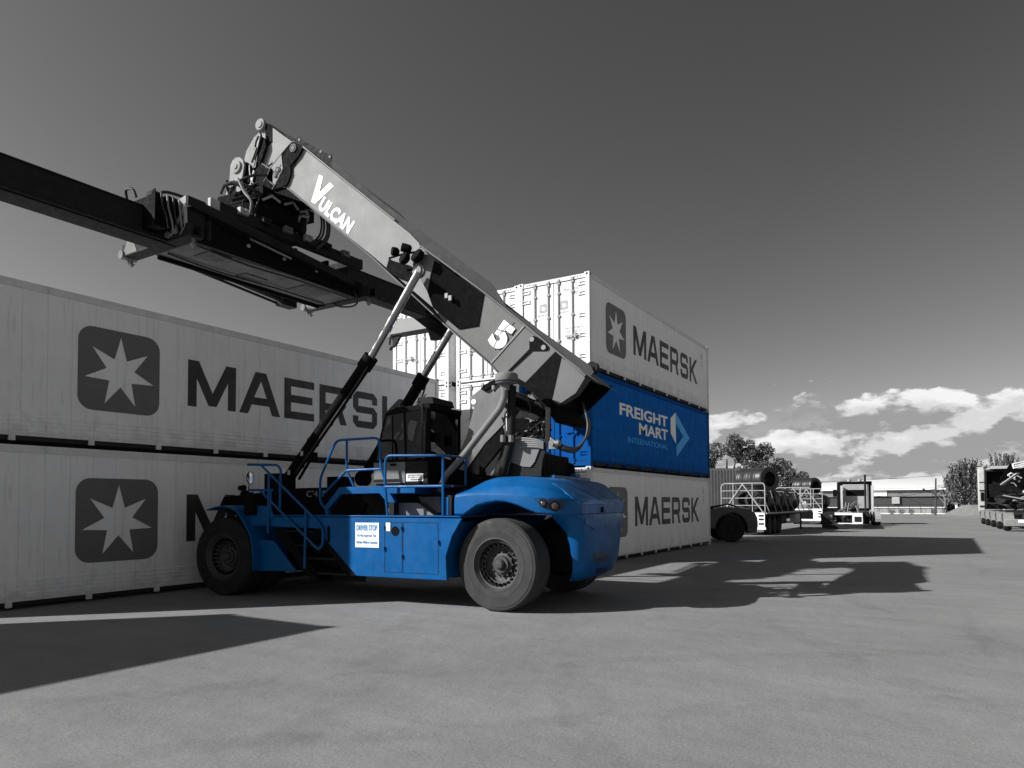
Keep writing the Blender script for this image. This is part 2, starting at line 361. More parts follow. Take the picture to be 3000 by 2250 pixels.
# ------------------------------------------------------------------ shipping containers
W_, H_ = 2.438, 2.896
def container(x0, y0, z0, length, label, group, style='white', marks=True, xlogo=1.23):
    """reefer container, long side to -Y, doors to -X; origin at its -X -Y bottom corner"""
    t = thing('shipping_container', label, 'shipping container', (x0, y0, z0), 0, group)
    side, door, rail = (blue_cont, blue_cont_door, blue_cont_door) if style == 'blue' else (cwhite, cdoor, crail)
    Lk = (style, round(length, 2))
    def shell():
        b = MB()
        b.box(0.10, length-0.10, 0.03, 0.07, 0.20, H_-0.16)                # long sides
        for i, zz in enumerate((0.235, 0.315, 0.395, 0.475)): b.box(0.16, length-0.16, 0.012, 0.031, zz, zz+0.034)
        b.box(0.10, length-0.10, W_-0.07, W_-0.03, 0.20, H_-0.16)
        return b.mesh('side_wall', side)
    link('side_wall', cached(('sw',)+Lk, shell), t)
    def roof():
        b = MB(); b.box(0.12, length-0.12, 0.072, W_-0.072, H_-0.09, H_-0.055); b.box(length-0.09, length-0.05, 0.16, W_-0.16, 0.2, H_-0.17); return b.mesh('roof_panel', rail)
    link('roof_panel', cached(('rf',)+Lk, roof), t)
    def rails():
        b = MB()
        for y in (0.0, W_-0.06):
            b.box(0.17, length-0.17, y+0.006, y+0.054, H_-0.162, H_-0.03)     # top rails
            b.box(0.17, length-0.17, y+0.02, y+0.05, 0.135, 0.205)             # bottom rails
            n = int(length/1.25)
            for i in range(1, n):
                x = length*i/n; b.box(x-0.05, x+0.05, y+0.01, y+0.05, 0.045, 0.134)
        b.cur = 1; b.box(0.2, length-0.2, 0.09, W_-0.09, 0.06, 0.19)
        return b.mesh('bottom_rail', [rail, cdark])
    link('rail', cached(('rl',)+Lk, rails), t)
    def posts(far):
        b = MB(); x = length-0.134 if far else 0.004; fx = length-0.15 if far else 0.02
        for y in (0.004, W_-0.134): b.box(x, x+0.13, y, y+0.13, 0.119, H_-0.119)
        b.box(fx, fx+0.13, 0.10, W_-0.10, H_-0.15, H_-0.03); b.box(fx, fx+0.13, 0.10, W_-0.10, 0.03, 0.16)
        if not far:
            b.cur = 1
            for k in range(4):
                for y in (0.30+k*0.09, W_-0.30-k*0.09): b.pr([(0.016, y-0.02, H_-0.11), (0.016, y+0.012, H_-0.11), (0.016, y+0.032, H_-0.07), (0.016, y, H_-0.07)], [(0.025, y-0.02, H_-0.11), (0.025, y+0.012, H_-0.11), (0.025, y+0.032, H_-0.07), (0.025, y, H_-0.07)])
        return b.mesh('end_frame', [rail, cdark])
    for far in (0, 1): link('end_frame', cached(('ef', far)+Lk, lambda: posts(far)), t)
    def cast():
        b = MB(); b.box(0, 0.178, 0, 0.162, 0, 0.118); b.cur = 1
        b.cyl((-0.002, 0.08, 0.06), (0.03, 0.08, 0.06), 0.036, n=12); b.cyl((0.09, -0.002, 0.06), (0.09, 0.03, 0.06), 0.036, n=12)
        b.cyl((-0.0+0.176, 0.08, 0.06), (0.180, 0.08, 0.06), 0.036, n=12)
        return b.mesh('corner_casting', [rail, cdark])
    cm = cached(('cc', style), cast)
    for x in (0, length-0.178):
        for y in (0, W_-0.162):
            for z in (0, H_-0.118):
                c = link('corner_casting', cm, t); c.location = (x, y, z)
                if y > 1: c.scale = (1, -1, 1); c.location.y = W_
    # doors
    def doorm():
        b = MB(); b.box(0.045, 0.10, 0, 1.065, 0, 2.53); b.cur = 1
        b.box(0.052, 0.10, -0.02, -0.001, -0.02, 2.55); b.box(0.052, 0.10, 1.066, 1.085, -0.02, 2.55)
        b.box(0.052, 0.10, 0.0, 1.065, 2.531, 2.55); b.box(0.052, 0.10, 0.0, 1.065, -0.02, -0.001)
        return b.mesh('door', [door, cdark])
    def rodm():
        b = MB(); b.cyl((0.012, 0, -0.07), (0.012, 0, 2.60), 0.019, n=8)
        for z in (0.02, 0.75, 1.5, 2.2, 2.5): b.box(0.0, 0.044, -0.05, 0.05, z-0.03, z+0.03)
        b.box(-0.012, 0.03, -0.045, 0.045, 2.55, 2.63); b.box(-0.012, 0.03, -0.045, 0.045, -0.09, -0.03)
        return b.mesh('lock_rod', cgrey if style == 'white' else blue_cont_door)
    def hingem():
        b = MB(); b.box(0.01, 0.044, -0.02, 0.24, -0.055, -0.035); b.box(0.01, 0.044, -0.02, 0.24, 0.035, 0.055); b.box(0.02, 0.044, 0.18, 0.24, -0.035, 0.035); b.cyl((0.02, -0.03, -0.09), (0.02, -0.03, 0.09), 0.022, n=8)
        return b.mesh('hinge', crail if style == 'white' else blue_cont_door)
    def handm():
        b = MB(); b.box(-0.025, 0.0, -0.02, 0.42, -0.016, 0.016); b.box(-0.03, 0.03, 0.05, 0.11, -0.07, 0.08); b.cyl((-0.02, 0.03, 0), (0.04, 0.03, 0), 0.03, n=8); return b.mesh('lock_handle', cgrey if style == 'white' else blue_cont_door)
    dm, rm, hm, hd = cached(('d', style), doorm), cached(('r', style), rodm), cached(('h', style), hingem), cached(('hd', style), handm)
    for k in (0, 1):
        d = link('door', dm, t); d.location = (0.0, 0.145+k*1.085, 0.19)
        for yy in ((0.43, 0.90) if k == 0 else (0.17, 0.64)):
            r_ = link('lock_rod', rm, d); r_.location = (0, yy, 0.0)
        hh = link('lock_handle', hd, d); hh.location = (0, 0.25 if k == 0 else 0.30, 0.85)
        for z in (0.22, 0.85, 1.45, 2.1, 2.4):
            h = link('hinge', hm, d); h.location = (0, 0.0, z)
            if k == 1: h.scale = (1, -1, 1); h.location.y = 1.065
    if not marks: return t
    # marks on the long side (reads along +X) and on the doors
    if style == 'white':
        def lg():
            me = shape_mesh([rrect(0, 1.61, 0, 1.60, 0.27), star(0.805, 0.78, 0.70)])
            me = frame(me, (0, 0, 0), (1, 0, 0), (0, 0, 1)); me.materials.append(logog); return me
        o = link('emblem', cached('emblem', lg), t); o.location = (xlogo, 0.027, 0.72)
        def tx():
            ms = []
            for k, (x, lps) in GL.items(): ms.append(shape_mesh([[(x+a, b) for a, b in lp] for lp in lps]))
            me = joinm(ms, letter); return frame(me, (0, 0, 0), (1, 0, 0), (0, 0, 1))
        o = link('lettering', cached('maersk', tx), t); o.location = (xlogo+2.25, 0.027, 1.03)
        def ds():
            a = shape_mesh([rrect(0, 0.26, 0, 0.27, 0.045, 4), star(0.13, 0.135, 0.115, 0.42)]); b = fit(text_raw('MAERSK', 0.02), -0.06, 0.32, -0.10, -0.05)
            me = joinm([a, b], smallp); return frame(me, (0, 0, 0), (0, -1, 0), (0, 0, 1))
        for yy in (1.00, 1.72):
            o = link('door_emblem', cached('de', ds), t); o.location = (0.0425, yy, 1.88)
        def dp():
            ms = [fit(text_raw('MMAU 120 851 6'), 0, 0.62, 0.14, 0.24), fit(text_raw('45R1'), 0.33, 0.52, 0, 0.1)]
            for i, (s, w) in enumerate((('MAX.GR. 35 000 KG', 0.60), ('TARE  4 580 KG', 0.55), ('NET  30 420 KG', 0.6), ('CUB. 67.7', 0.4))):
                ms.append(fit(text_raw(s), 0.05, 0.05+w, -1.02-i*0.11, -0.96-i*0.11))
            me = joinm(ms, smallp); return frame(me, (0, 0, 0), (0, -1, 0), (0, 0, 1))
        o = link('door_lettering', cached('dp', dp), t); o.location = (0.0425, 0.88, 2.28)
        def sp():
            ms = [fit(text_raw('MMAU 120 851 6'), 0, 0.75, 0.12, 0.21), fit(text_raw('45R1'), 0.1, 0.32, 0, 0.08)]
            me = joinm(ms, logog); return frame(me, (0, 0, 0), (0, 0, -1), (1, 0, 0))
        o = link('side_lettering', cached('sp', sp), t); o.location = (length-1.05, 0.027, 2.5)
    else:
        z0_ = z0
        ms = [fit(text_raw('FREIGHT', 0.028), 21.05, 25.62, 4.655, 5.055), fit(text_raw('MART', 0.028), 22.72, 25.62, 4.155, 4.555)]
        ms.append(shape_mesh([[(25.96, 5.04), (26.54, 5.32), (26.555, 4.10), (25.96, 4.46)]]))
        ms.append(fit(text_raw('INTERNATIONAL', 0.0), 21.72, 25.62, 3.81, 4.0))
        ms.append(shape_mesh([[(26.56, 5.32), (28.26, 4.45), (26.61, 3.59), (26.60, 4.01), (27.46, 4.45), (26.57, 4.90)]]))
        me = joinm(ms, [decalw, cyanl], [0, 0, 0, 1, 1])
        me = frame(me, (-x0, 0.027, -z0), (1, 0, 0), (0, 0, 1)); link('lettering', me, t)
        def dpb():
            ms = []
            for i, (s, w) in enumerate((('MAX.GR. 35 000 KG', 0.60), ('TARE  4 580 KG', 0.55), ('NET  30 420 KG', 0.6), ('CUB. 67.7', 0.4))):
                ms.append(fit(text_raw(s), 0.05, 0.05+w, -i*0.11, 0.06-i*0.11))
            me = joinm(ms, cdark); return frame(me, (0, 0, 0), (0, -1, 0), (0, 0, 1))
        o = link('door_lettering', dpb(), t); o.location = (0.0425, 0.88, 2.2)
    return t
XR, YR = 18.80, 8.88
GC = 'containers stacked three high behind the machine'
container(XR, YR, 0, 12.192, 'white container at the foot of the right stack, emblem half hidden by the blue machine', GC)
container(XR, YR, H_, 12.192, 'deep blue container lettered FREIGHT MART INTERNATIONAL between two white ones', GC, 'blue')
container(XR, YR, 2*H_, 12.192, 'white container with dark MAERSK lettering on top of the blue container', GC)
container(XR+0.05, YR+2.47, 2*H_, 12.192, 'top white container whose end shows just left of the topmost lettered one', GC, marks=False)
container(XR+0.05, YR+2.47, H_, 12.192, 'white container with its doors seen under the boom, middle of its stack', GC)
container(XR+0.05, YR+2.47, 0, 12.192, 'white container behind the driver cab, bottom of the stack with the shaded doors', GC, marks=False)
container(XR, YR+5.19, 2*H_, 12.192, 'white container with sunlit doors, top of the stack behind the far lift cylinder', GC)
container(XR, YR+5.19, H_, 12.192, 'white container whose doors show only as a strip beside the left wall end', GC, marks=False)
container(XR, YR+5.19, 0, 12.192, 'white container mostly hidden at the foot of the stack behind the left wall', GC, marks=False)
GLs = 'containers of the long left wall'  # left-wall containers lengthened out of view to place their shadow edge
container(4.45, 13.73, 0, 13.39, 'lower white container of the left wall, large grey star emblem near the ground', GLs, xlogo=2.41)
container(4.45, 13.73, H_, 13.39, 'upper white container of the left wall with large MAERSK lettering behind the cylinder', GLs, xlogo=2.41)

GO = 'containers beside the camera whose shadow falls across the yard'
container(-12.0, 14.30, 0, 12.192, 'lower white container beyond the left edge of the view', GO, marks=False)
container(-12.0, 14.30, H_, 12.192, 'upper white container beyond the left edge of the view', GO, marks=False)

# ================================================================== REACH STACKER
S = thing('reach_stacker', 'blue container reach stacker with raised grey VULCAN boom and black spreader', 'reach stacker', (OX, OY, 0), PHI)

def wheel(x, y, z, r, w, outer, steer=0, rub=rubber):
    """outer = -1 or +1: side the dished face looks to"""
    h = w/2; hub = MB()
    hub.lathe([(0.02, 0.10), (0.14, 0.10), (0.15, 0.06), (0.19, 0.045), (0.20, -0.05), (0.0, -0.05)], (0, 0, 0), (outer, 0, 0), 32)
    hub.lathe([(0.001, 0.17), (0.06, 0.165), (0.085, 0.14), (0.09, 0.09)], (0, 0, 0), (outer, 0, 0), 24)
    o = hub.build('wheel', rimm, S); o.location = (x, y, z); o.rotation_euler = (0, 0, steer)
    k = r/0.78; ty = MB()
    pr = [(0.415, -h*0.82), (0.44, -h*0.98), (0.56, -h*1.02), (0.66, -h*0.99), (0.70, -h*0.985), (0.705, -h*0.96), (0.745, -h*0.93), (0.775, -h*0.80), (0.78, -h*0.5), (0.78, -0.085), (0.772, -0.075), (0.772, -0.06), (0.78, -0.05), (0.78, 0.05), (0.772, 0.06), (0.772, 0.075), (0.78, 0.085), (0.78, h*0.5), (0.775, h*0.80), (0.745, h*0.93), (0.705, h*0.96), (0.70, h*0.985), (0.66, h*0.99), (0.56, h*1.02), (0.553, h*1.0), (0.545, h*1.02), (0.44, h*0.98), (0.415, h*0.82)]
    ty.lathe([(a*k, b) for a, b in pr], (0, 0, 0), (outer, 0, 0), 72, False)
    # flatten where it carries the load
    ty.v = [(a, b, max(c, -z+0.003)) for a, b, c in ty.v]
    ty.build('tyre', rub, o)
    rm = MB()
    rm.lathe([(0.43, -h*0.8), (0.43, h*0.86), (0.455, h*0.99), (0.44, h*1.0), (0.415, h*0.86), (0.39, h*0.72), (0.375, h*0.70), (0.365, h*0.35), (0.30, 0.02), (0.27, 0.0), (0.12, 0.0), (0.12, -0.03), (0.36, -0.03)], (0, 0, 0), (outer, 0, 0), 56, False)
    rm.cur = 1
    for i in range(24):
        a = 2*math.pi*i/24; c = Vector((0, math.cos(a)*0.335, math.sin(a)*0.335))
        rm.cyl(c+Vector((outer*0.09, 0, 0)), c+Vector((outer*0.165, 0, 0)), 0.024, n=8)
    rm.cur = 2
    for i in range(12):
        a = 2*math.pi*i/12; c = Vector((0, math.cos(a)*0.20, math.sin(a)*0.20)); rm.cyl(c, c+Vector((outer*0.055, 0, 0)), 0.018, n=6)
    rm.cur = 0; rm.lathe([(0.30, 0.10), (0.37, 0.115), (0.385, 0.10), (0.37, 0.08)], (0, 0, 0), (outer, 0, 0), 56, False)
    rm.build('rim', [rimm, blk, rimm], o)
wheel(-1.45, 0.06, 0.78, 0.78, 0.52, -1, R(-5))
wheel(1.40, 0.06, 0.78, 0.78, 0.52, 1, R(-9))
for sx in (-1, 1):
    wheel(sx*1.80, 6.0, 0.775, 0.775, 0.50, sx, 0, rubber_dk)  # front tyres' shade is put into the blacker rubber
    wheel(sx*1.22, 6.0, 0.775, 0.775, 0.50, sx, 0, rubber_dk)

# chassis
c = MB()
c.box(-0.85, 0.85, -0.9, 7.0, 0.62, 1.30)
c.box(-1.15, 1.15, 5.55, 6.45, 0.50, 1.12); c.box(-1.1, 1.1, -0.25, 0.35, 0.55, 1.0)
c.box(-1.20, 1.20, 1.15, 5.1, 0.48, 1.30)
c.box(-0.9, 0.9, 5.1, 7.15, 1.30, 1.55)
c.build('chassis', blk, S, 0.01)
f = MB()
fp = [(655, 1456), (873, 1430), (994, 1427), (1075, 1475), (1050, 1530), (740, 1530), (640, 1490)]
f.px(fp, -1.0, -0.92); A = [P(a, b, x=-1.0) for a, b in fp]
f.pr([(1.0, p.y, p.z) for p in A], [(0.92, p.y, p.z) for p in A])
f.box(-0.92, 0.92, 4.1, 4.2, 1.5, 2.05)
f.build('frame_plate', blk, S, 0.008)
me = fit(text_raw("C'41P", 0.0), 0, 0.52, 0, 0.13); a = P(898, 1456, x=-1.004)
link('chalk_mark', joinm([frame(me, a, (0, -1, 0), (0, 0, 1))], smallp), S)

# blue side body, near and far
side_px = [(794, 1514), (1353, 1519), (1324, 1571), (1306, 1629), (1309, 1701), (1044, 1687), (949, 1576), (949, 1549), (740, 1540), (733, 1532)]
b = MB(); b.px(side_px, -1.86, -1.80); b.px([(1050, 1530), (1345, 1530), (1322, 1571), (1306, 1629), (1306, 1695), (1046, 1681)], -1.80, -1.22)
b.build('side_panel', blue, S, 0.008)
b = MB(); A = [P(a, q, x=-1.86) for a, q in side_px]; b.pr([(1.86, p.y, p.z) for p in A], [(1.80, p.y, p.z) for p in A]); b.build('side_panel', blue, S, 0.008)
b = MB()
for sx in (-1, 1): b.box(min(sx*1.87, sx*0.95), max(sx*1.87, sx*0.95), 0.66, 5.05, 1.575, 1.60)
b.build('deck_plate', blue, S, 0.006)
# panel seams, latches, filler, slot
a1, a2 = P(1180, 1530, x=-1.866), P(1283, 1690, x=-1.866)
b = MB()
def frame_line(b, y0, y1, z0, z1, x, w=0.008):
    b.box(x, x+0.004, min(y0, y1), max(y0, y1), z1-w, z1); b.box(x, x+0.004, min(y0, y1), max(y0, y1), z0, z0+w)
    for y in (y0, y1): b.box(x-0.0005, x+0.0035, y-w/2, y+w/2, z0+w, z1-w)
frame_line(b, a1.y, a2.y, 0.60, a1.z, -1.8635); p = P(1127, 1535, x=-1.86); frame_line(b, a1.y+0.02, p.y, 0.60, a1.z, -1.8635)
b.build('panel_seam', dkpaint, S)
for (u, v) in ((1177, 1545), (1178, 1627), (1127, 1543), (1126, 1604), (1284, 1586)):
    p = P(u, v, x=-1.862); b = MB(); b.lathe([(0.03, 0), (0.032, 0.012), (0.02, 0.022), (0.006, 0.022)], p, (-1, 0, 0), 12); b.box(p.x-0.035, p.x-0.02, p.y-0.012, p.y+0.012, p.z-0.055, p.z+0.02); b.build('panel_latch', blue, S)
p = P(1158, 1556, x=-1.861); b = MB(); b.lathe([(0.085, 0), (0.085, 0.004), (0.07, 0.005), (0.0, 0.003)], p, (-1, 0, 0), 28); b.build('filler_recess', blk, S)
for u, v, h in ((963, 1565, 0.12), (750, 1638, 0.18)):
    p = P(u, v, x=-1.862); b = MB(); b.yz([(p.y+0.035*math.cos(t*math.pi/8), p.z+(h if math.sin(t*math.pi/8) >= 0 else -h)+0.035*math.sin(t*math.pi/8)) for t in range(16)], -1.864, -1.86); b.build('hand_slot', blk, S)
# warning sign
a, q = P(1041, 1531, x=-1.872), P(1110, 1605, x=-1.872)
b = MB(); b.box(-1.872, -1.863, q.y, a.y, q.z, a.z); sg = b.build('warning_sign', white, S); w = a.y-q.y; h = a.z-q.z
ms = [fit(text_raw('DRIVER STOP', 0.03), 0.05*w, 0.93*w, 0.68*h, 0.91*h), fit(text_raw('Do Not Approach This', 0.01), 0.09*w, 0.88*w, 0.40*h, 0.54*h), fit(text_raw('Machine Whilst in Operation', 0.01), 0.06*w, 0.94*w, 0.12*h, 0.27*h)]
link('lettering', frame(joinm(ms, signb), (-1.8745, a.y, q.z), (0, -1, 0), (0, 0, 1)), sg)
a, q = P(1130, 1531, x=-1.872), P(1143, 1556, x=-1.872)
b = MB(); b.box(-1.872, -1.863, q.y, a.y, q.z, a.z); b.build('label_plate', white, S)
# step well
b = MB()
b.px([(742, 1579), (801, 1585), (866, 1673), (736, 1673)], -1.86, -1.81)
b.build('step_skirt', blue, S, 0.006)
for i, (u0, u1, v) in enumerate(((829, 918, 1554), (862, 950, 1595), (893, 985, 1633), (921, 1015, 1677))):
    a, q = P(u0, v, x=-1.84), P(u1, v, x=-1.84); b = MB(); b.box(-1.84, -1.30, q.y, a.y, a.z-0.03, a.z)
    b.box(-1.30, -1.27, q.y, a.y, a.z-0.2, a.z); b.build('step', dkpaint, S, 0.004)
b = MB(); b.px([(801, 1549), (829, 1549), (935, 1690), (900, 1690)], -1.845, -1.825); b.px([(918, 1549), (949, 1549), (949, 1576), (1044, 1687), (1015, 1687)], -1.845, -1.825); b.build('stair_stringer', blk, S)
# front fenders
for sx in (-1, 1):
    arch = [P(a, q, x=-2.05) for a, q in ((603, 1494), (612, 1486), (630, 1480), (649, 1478), (718, 1480), (760, 1483), (794, 1512))]
    inner = [P(a, q, x=-2.05) for a, q in ((603, 1496), (630, 1487), (652, 1484), (672, 1489), (690, 1497), (706, 1518), (720, 1544), (732, 1570), (737, 1592), (741, 1632), (740, 1673))]
    b = MB(); n = []
    pts = [(p.y, p.z) for p in inner]
    A = [(sx*-2.06*-1, y, z) for y, z in pts]; th = [(y+0.00, z+0.022) for y, z in pts]
    # curved sheet over the tyres
    for i in range(len(pts)-1):
        (y0, z0), (y1, z1) = pts[i], pts[i+1]; d = Vector((y1-y0, z1-z0)).normalized()*0.02; n_ = (-d.y, d.x) if d.x < 0 else (d.y, -d.x)
        b.pr([(sx*2.06, y0, z0), (sx*2.06, y1, z1), (sx*2.06, y1-0.02, z1+0.02), (sx*2.06, y0-0.02, z0+0.02)], [(sx*0.98, y0, z0), (sx*0.98, y1, z1), (sx*0.98, y1-0.02, z1+0.02), (sx*0.98, y0-0.02, z0+0.02)])
    b.build('front_fender', blue, S)
    b = MB(); pol = [(p.y, p.z) for p in (P(a, q, x=-1.95) for a, q in ((672, 1483), (718, 1480), (779, 1484), (794, 1514), (760, 1540), (722, 1544), (706, 1518), (690, 1497)))]
    b.yz(pol, sx*1.88, sx*1.84); b.build('fender_cheek', blue, S, 0.005)

# ------------------------------------------------------------------ rear hood and counterweight
st = [  # y, bottom z, half width, crease z, ridge half width, ridge z, mid z
 (0.88, 1.61, 1.70, 1.93, 1.46, 1.95, 1.95), (0.84, 1.61, 1.76, 1.96, 1.50, 2.00, 2.00), (0.66, 1.61, 1.77, 1.985, 1.50, 2.08, 2.08), (0.42, 1.76, 1.775, 2.00, 1.48, 2.19, 2.19),
 (0.22, 1.81, 1.775, 2.00, 1.45, 2.25, 2.26), (0.03, 1.84, 1.775, 2.00, 1.42, 2.262, 2.27), (-0.16, 1.82, 1.775, 1.995, 1.40, 2.265, 2.28), (-0.34, 1.775, 1.775, 1.98, 1.38, 2.26, 2.28),
 (-0.52, 1.70, 1.765, 1.97, 1.36, 2.245, 2.27), (-0.70, 1.635, 1.74, 1.95, 1.32, 2.22, 2.25), (-0.85, 1.62, 1.69, 1.93, 1.27, 2.17, 2.20), (-0.98, 1.62, 1.61, 1.91, 1.21, 2.08, 2.11), (-1.10, 1.62, 1.50, 1.89, 1.12, 1.99, 2.01), (-1.20, 1.62, 1.34, 1.86, 1.02, 1.92, 1.93), (-1.26, 1.62, 1.20, 1.82, 0.92, 1.86, 1.87)]
b = MB(); rows = []
for (y, zb, hw, zc, hr, zr, zm) in st:
    sec = [(-hw+0.02, zb), (-hw, zb+0.03), (-hw, (zb+zc)/2), (-hw+0.005, zc-0.05), (-hw+0.03, zc), (-hw+0.10, zc+(zr-zc)*0.35), (-hr-0.05, zr-0.03), (-hr+0.05, zr)]
    sec = sec+[(0, zm)]+[(-x, z) for x, z in reversed(sec)]
    rows.append([(x, y, z) for x, z in sec])
k = len(rows[0]); vs = [v for r_ in rows for v in r_]; fs = []
for i in range(len(rows)-1):
    for j in range(k-1): fs.append((i*k+j, i*k+j+1, (i+1)*k+j+1, (i+1)*k+j))
    fs.append((i*k+k-1, i*k, (i+1)*k, (i+1)*k+k-1))
fs.append(list(range(k))); fs.append([(len(rows)-1)*k+j for j in range(k)])
b.add(vs, fs); hood = b.build('rear_hood', blue, S, 0.012, smooth=16)
# counterweight below the hood
b = MB(); rows = []
for (z, hw, yf, yr) in ((1.618, 1.30, -0.72, -1.24), (1.55, 1.27, -0.74, -1.26), (1.42, 1.20, -0.85, -1.26), (1.30, 1.15, -0.93, -1.25), (1.10, 1.10, -0.98, -1.24), (0.85, 1.07, -1.0, -1.22), (0.66, 1.02, -0.98, -1.18), (0.54, 0.93, -0.95, -1.11), (0.46, 0.76, -0.90, -1.00)):
    r_ = 0.10; ring = [(-hw+0.06, yf), (-hw, yf-0.04), (-hw, yr+r_*1.6), (-hw+r_*0.35, yr+r_*0.45), (-hw+r_*1.4, yr), (-hw*0.4, yr-0.02), (0, yr-0.03)]
    ring = ring+[(-x, y) for x, y in reversed(ring[:-1])]
    rows.append([(x, y, z) for x, y in ring])
k = len(rows[0]); vs = [v for r_ in rows for v in r_]; fs = []
for i in range(len(rows)-1):
    for j in range(k): fs.append((i*k+j, i*k+(j+1) % k, (i+1)*k+(j+1) % k, (i+1)*k+j))
fs.append(list(range(k))); fs.append([(len(rows)-1)*k+j for j in range(k)])
b.add(vs, fs); cw = b.build('counterweight', blue, S, smooth=50)
# rear details, laid on the hood and counterweight faces
from mathutils.bvhtree import BVHTree
def tree_of(o): me = o.data; return BVHTree.FromPolygons([v.co.copy() for v in me.vertices], [tuple(p.vertices) for p in me.polygons])
BH, BC = tree_of(hood), tree_of(cw)
def hit(bv, px, py, lift=0.0):
    o_ = W2M((0, 0, CH)); d_ = (P(px, py, y=-1.0)-o_).normalized(); h_ = bv.ray_cast(o_, d_)
    if h_[0] is None: return None
    n_ = h_[1] if h_[1].dot(d_) < 0 else -h_[1]
    return h_[0]+n_*lift, n_
def patch(name, bv, pts, m_, lift=0.010, depth=0.03, bev=0.004, sub=5):
    """thin plate following a curved face: outline plus a fan of inner points"""
    q = []
    for i_ in range(len(pts)):
        a_, c_ = pts[i_], pts[(i_+1) % len(pts)]
        for k_ in range(sub): t_ = k_/sub; q.append((a_[0]+(c_[0]-a_[0])*t_, a_[1]+(c_[1]-a_[1])*t_))
    cx_, cy_ = sum(a for a, _ in q)/len(q), sum(b_ for _, b_ in q)/len(q)
    rings = []
    for f_ in (1.0, 0.66, 0.33):
        r_ = [hit(bv, cx_+(a-cx_)*f_, cy_+(b_-cy_)*f_, lift) for a, b_ in q]
        if any(h_ is None for h_ in r_): return None
        rings.append([h_[0] for h_ in r_])
    c0 = hit(bv, cx_, cy_, lift); n_ = len(q); vs = [v for r_ in rings for v in r_]+[c0[0]]+[v-c0[1]*depth for v in rings[0]]
    fs = []
    for k_ in range(2):
        for i_ in range(n_): fs.append((k_*n_+i_, k_*n_+(i_+1) % n_, (k_+1)*n_+(i_+1) % n_, (k_+1)*n_+i_))
    for i_ in range(n_): fs.append((2*n_+i_, 2*n_+(i_+1) % n_, 3*n_)); fs.append((i_, (i_+1) % n_, 3*n_+1+(i_+1) % n_, 3*n_+1+i_))
    b = MB(); b.add(vs, fs); return b.build(name, m_, S, 0, smooth=30)
patch('rear_lid', BH, [(1618, 1416), (1652, 1416), (1700, 1440), (1774, 1476), (1697, 1478), (1644, 1432)], mat('light blue lid paint', (0.012, 0.13, 0.36), 0.4, var=0.1, scale=4, spec=0.3))
patch('lamp_pocket', BH, [(1563, 1462), (1580, 1459), (1648, 1461), (1668, 1479), (1656, 1489), (1628, 1500), (1597, 1490)], mat('recess shade blue', (0.001, 0.018, 0.06), 0.5, var=0.1), 0.003, 0.01)  # raised darker blue plate stands for the shade inside the pocket
for (u, v, rr_) in ((1592, 1475, 0.052), (1625, 1482, 0.070)):
    h_ = hit(BH, u, v, 0.004)
    if h_:
        b = MB(); b.lathe([(rr_*1.15, -0.01), (rr_*1.15, 0.018), (rr_, 0.02), (rr_, 0.004)], h_[0], h_[1], 24, False); b.cur = 1; b.lathe([(rr_, 0.004), (rr_*0.8, 0.016), (rr_*0.4, 0.024), (0.001, 0.026)], h_[0], h_[1], 20)
        b.build('tail_lamp', [blk, lampg], S)
patch('towing_recess', BC, [(1738, 1621), (1788, 1617), (1777, 1645), (1741, 1650)], mat('recess shade blue', 0), 0.004, 0.01)  # shade of both recesses painted as darker blue plates
patch('towing_recess', BC, [(1746, 1665), (1778, 1661), (1774, 1672), (1748, 1680)], mat('recess shade blue', 0), 0.004, 0.01)
patch('rear_plate', BC, [(1712, 1520), (1788, 1518), (1787, 1546), (1780, 1552), (1742, 1553), (1712, 1534)], blue, 0.02, 0.04)
h_ = hit(BH, 1763, 1493, 0.0)
if h_: b = MB(); p = h_[0]; b.box(p.x-0.03, p.x+0.03, p.y-0.03, p.y+0.03, p.z-0.05, p.z+0.05); b.build('lid_catch', blk, S, 0.006)
b = MB(); b.box(-0.75, 1.1, -0.60, -0.50, 2.22, 2.30); b.box(0.2, 0.5, -0.62, -0.52, 2.30, 2.36); b.build('radiator_rim', blue, S, 0.01)

# ------------------------------------------------------------------ handrails
def rail(pts3, r=0.024, name='handrail', m=None): b = MB(); [b.tube(q, r, 8) for q in pts3]; return b.build(name, m or blue, S)
def rr(pts, x, k=4):                       # rounded polyline from surveyed points on plane x
    v = [P(a, q, x=x) for a, q in pts]; out = [v[0]]
    for i in range(1, len(v)-1):
        a, c_, d = v[i-1], v[i], v[i+1]; ra = min(0.12, (a-c_).length*0.4, (d-c_).length*0.4)
        s_, e_ = c_+(a-c_).normalized()*ra, c_+(d-c_).normalized()*ra
        for t in range(k+1): t /= k; out.append(s_*(1-t)**2+c_*2*t*(1-t)+e_*t*t)
    out.append(v[-1]); return out
x = -1.90
rail([rr([(763, 1361), (926, 1524), (946, 1548), (946, 1592), (934, 1611), (922, 1600), (763, 1438)], x), [P(788, 1387, x=x), P(785, 1562, x=x)], [P(896, 1491, x=x), P(892, 1665, x=x)]])
rail([rr([(726, 1361), (812, 1362), (823, 1376), (821, 1415), (820, 1491)], x+0.03), [P(728, 1436, x=x+0.03), P(800, 1436, x=x+0.03)], [P(793, 1436, x=x+0.03), P(793, 1512, x=x+0.03)]])
x = -1.60
rail([rr([(953, 1490), (938, 1470), (938, 1402), (985, 1290), (1111, 1282), (1116, 1370), (1129, 1412)], x), [P(1016, 1288, x=x), P(1016, 1378, x=x), P(1038, 1427, x=x)], [P(1016, 1378, x=x), P(943, 1453, x=x)], [P(1016, 1378, x=x), P(1115, 1374, x=x)]])
x = -1.78
q = P(1298, 1334, x=x); z1 = q.z
e1 = Vector((x+0.75, q.y-0.02, z1))
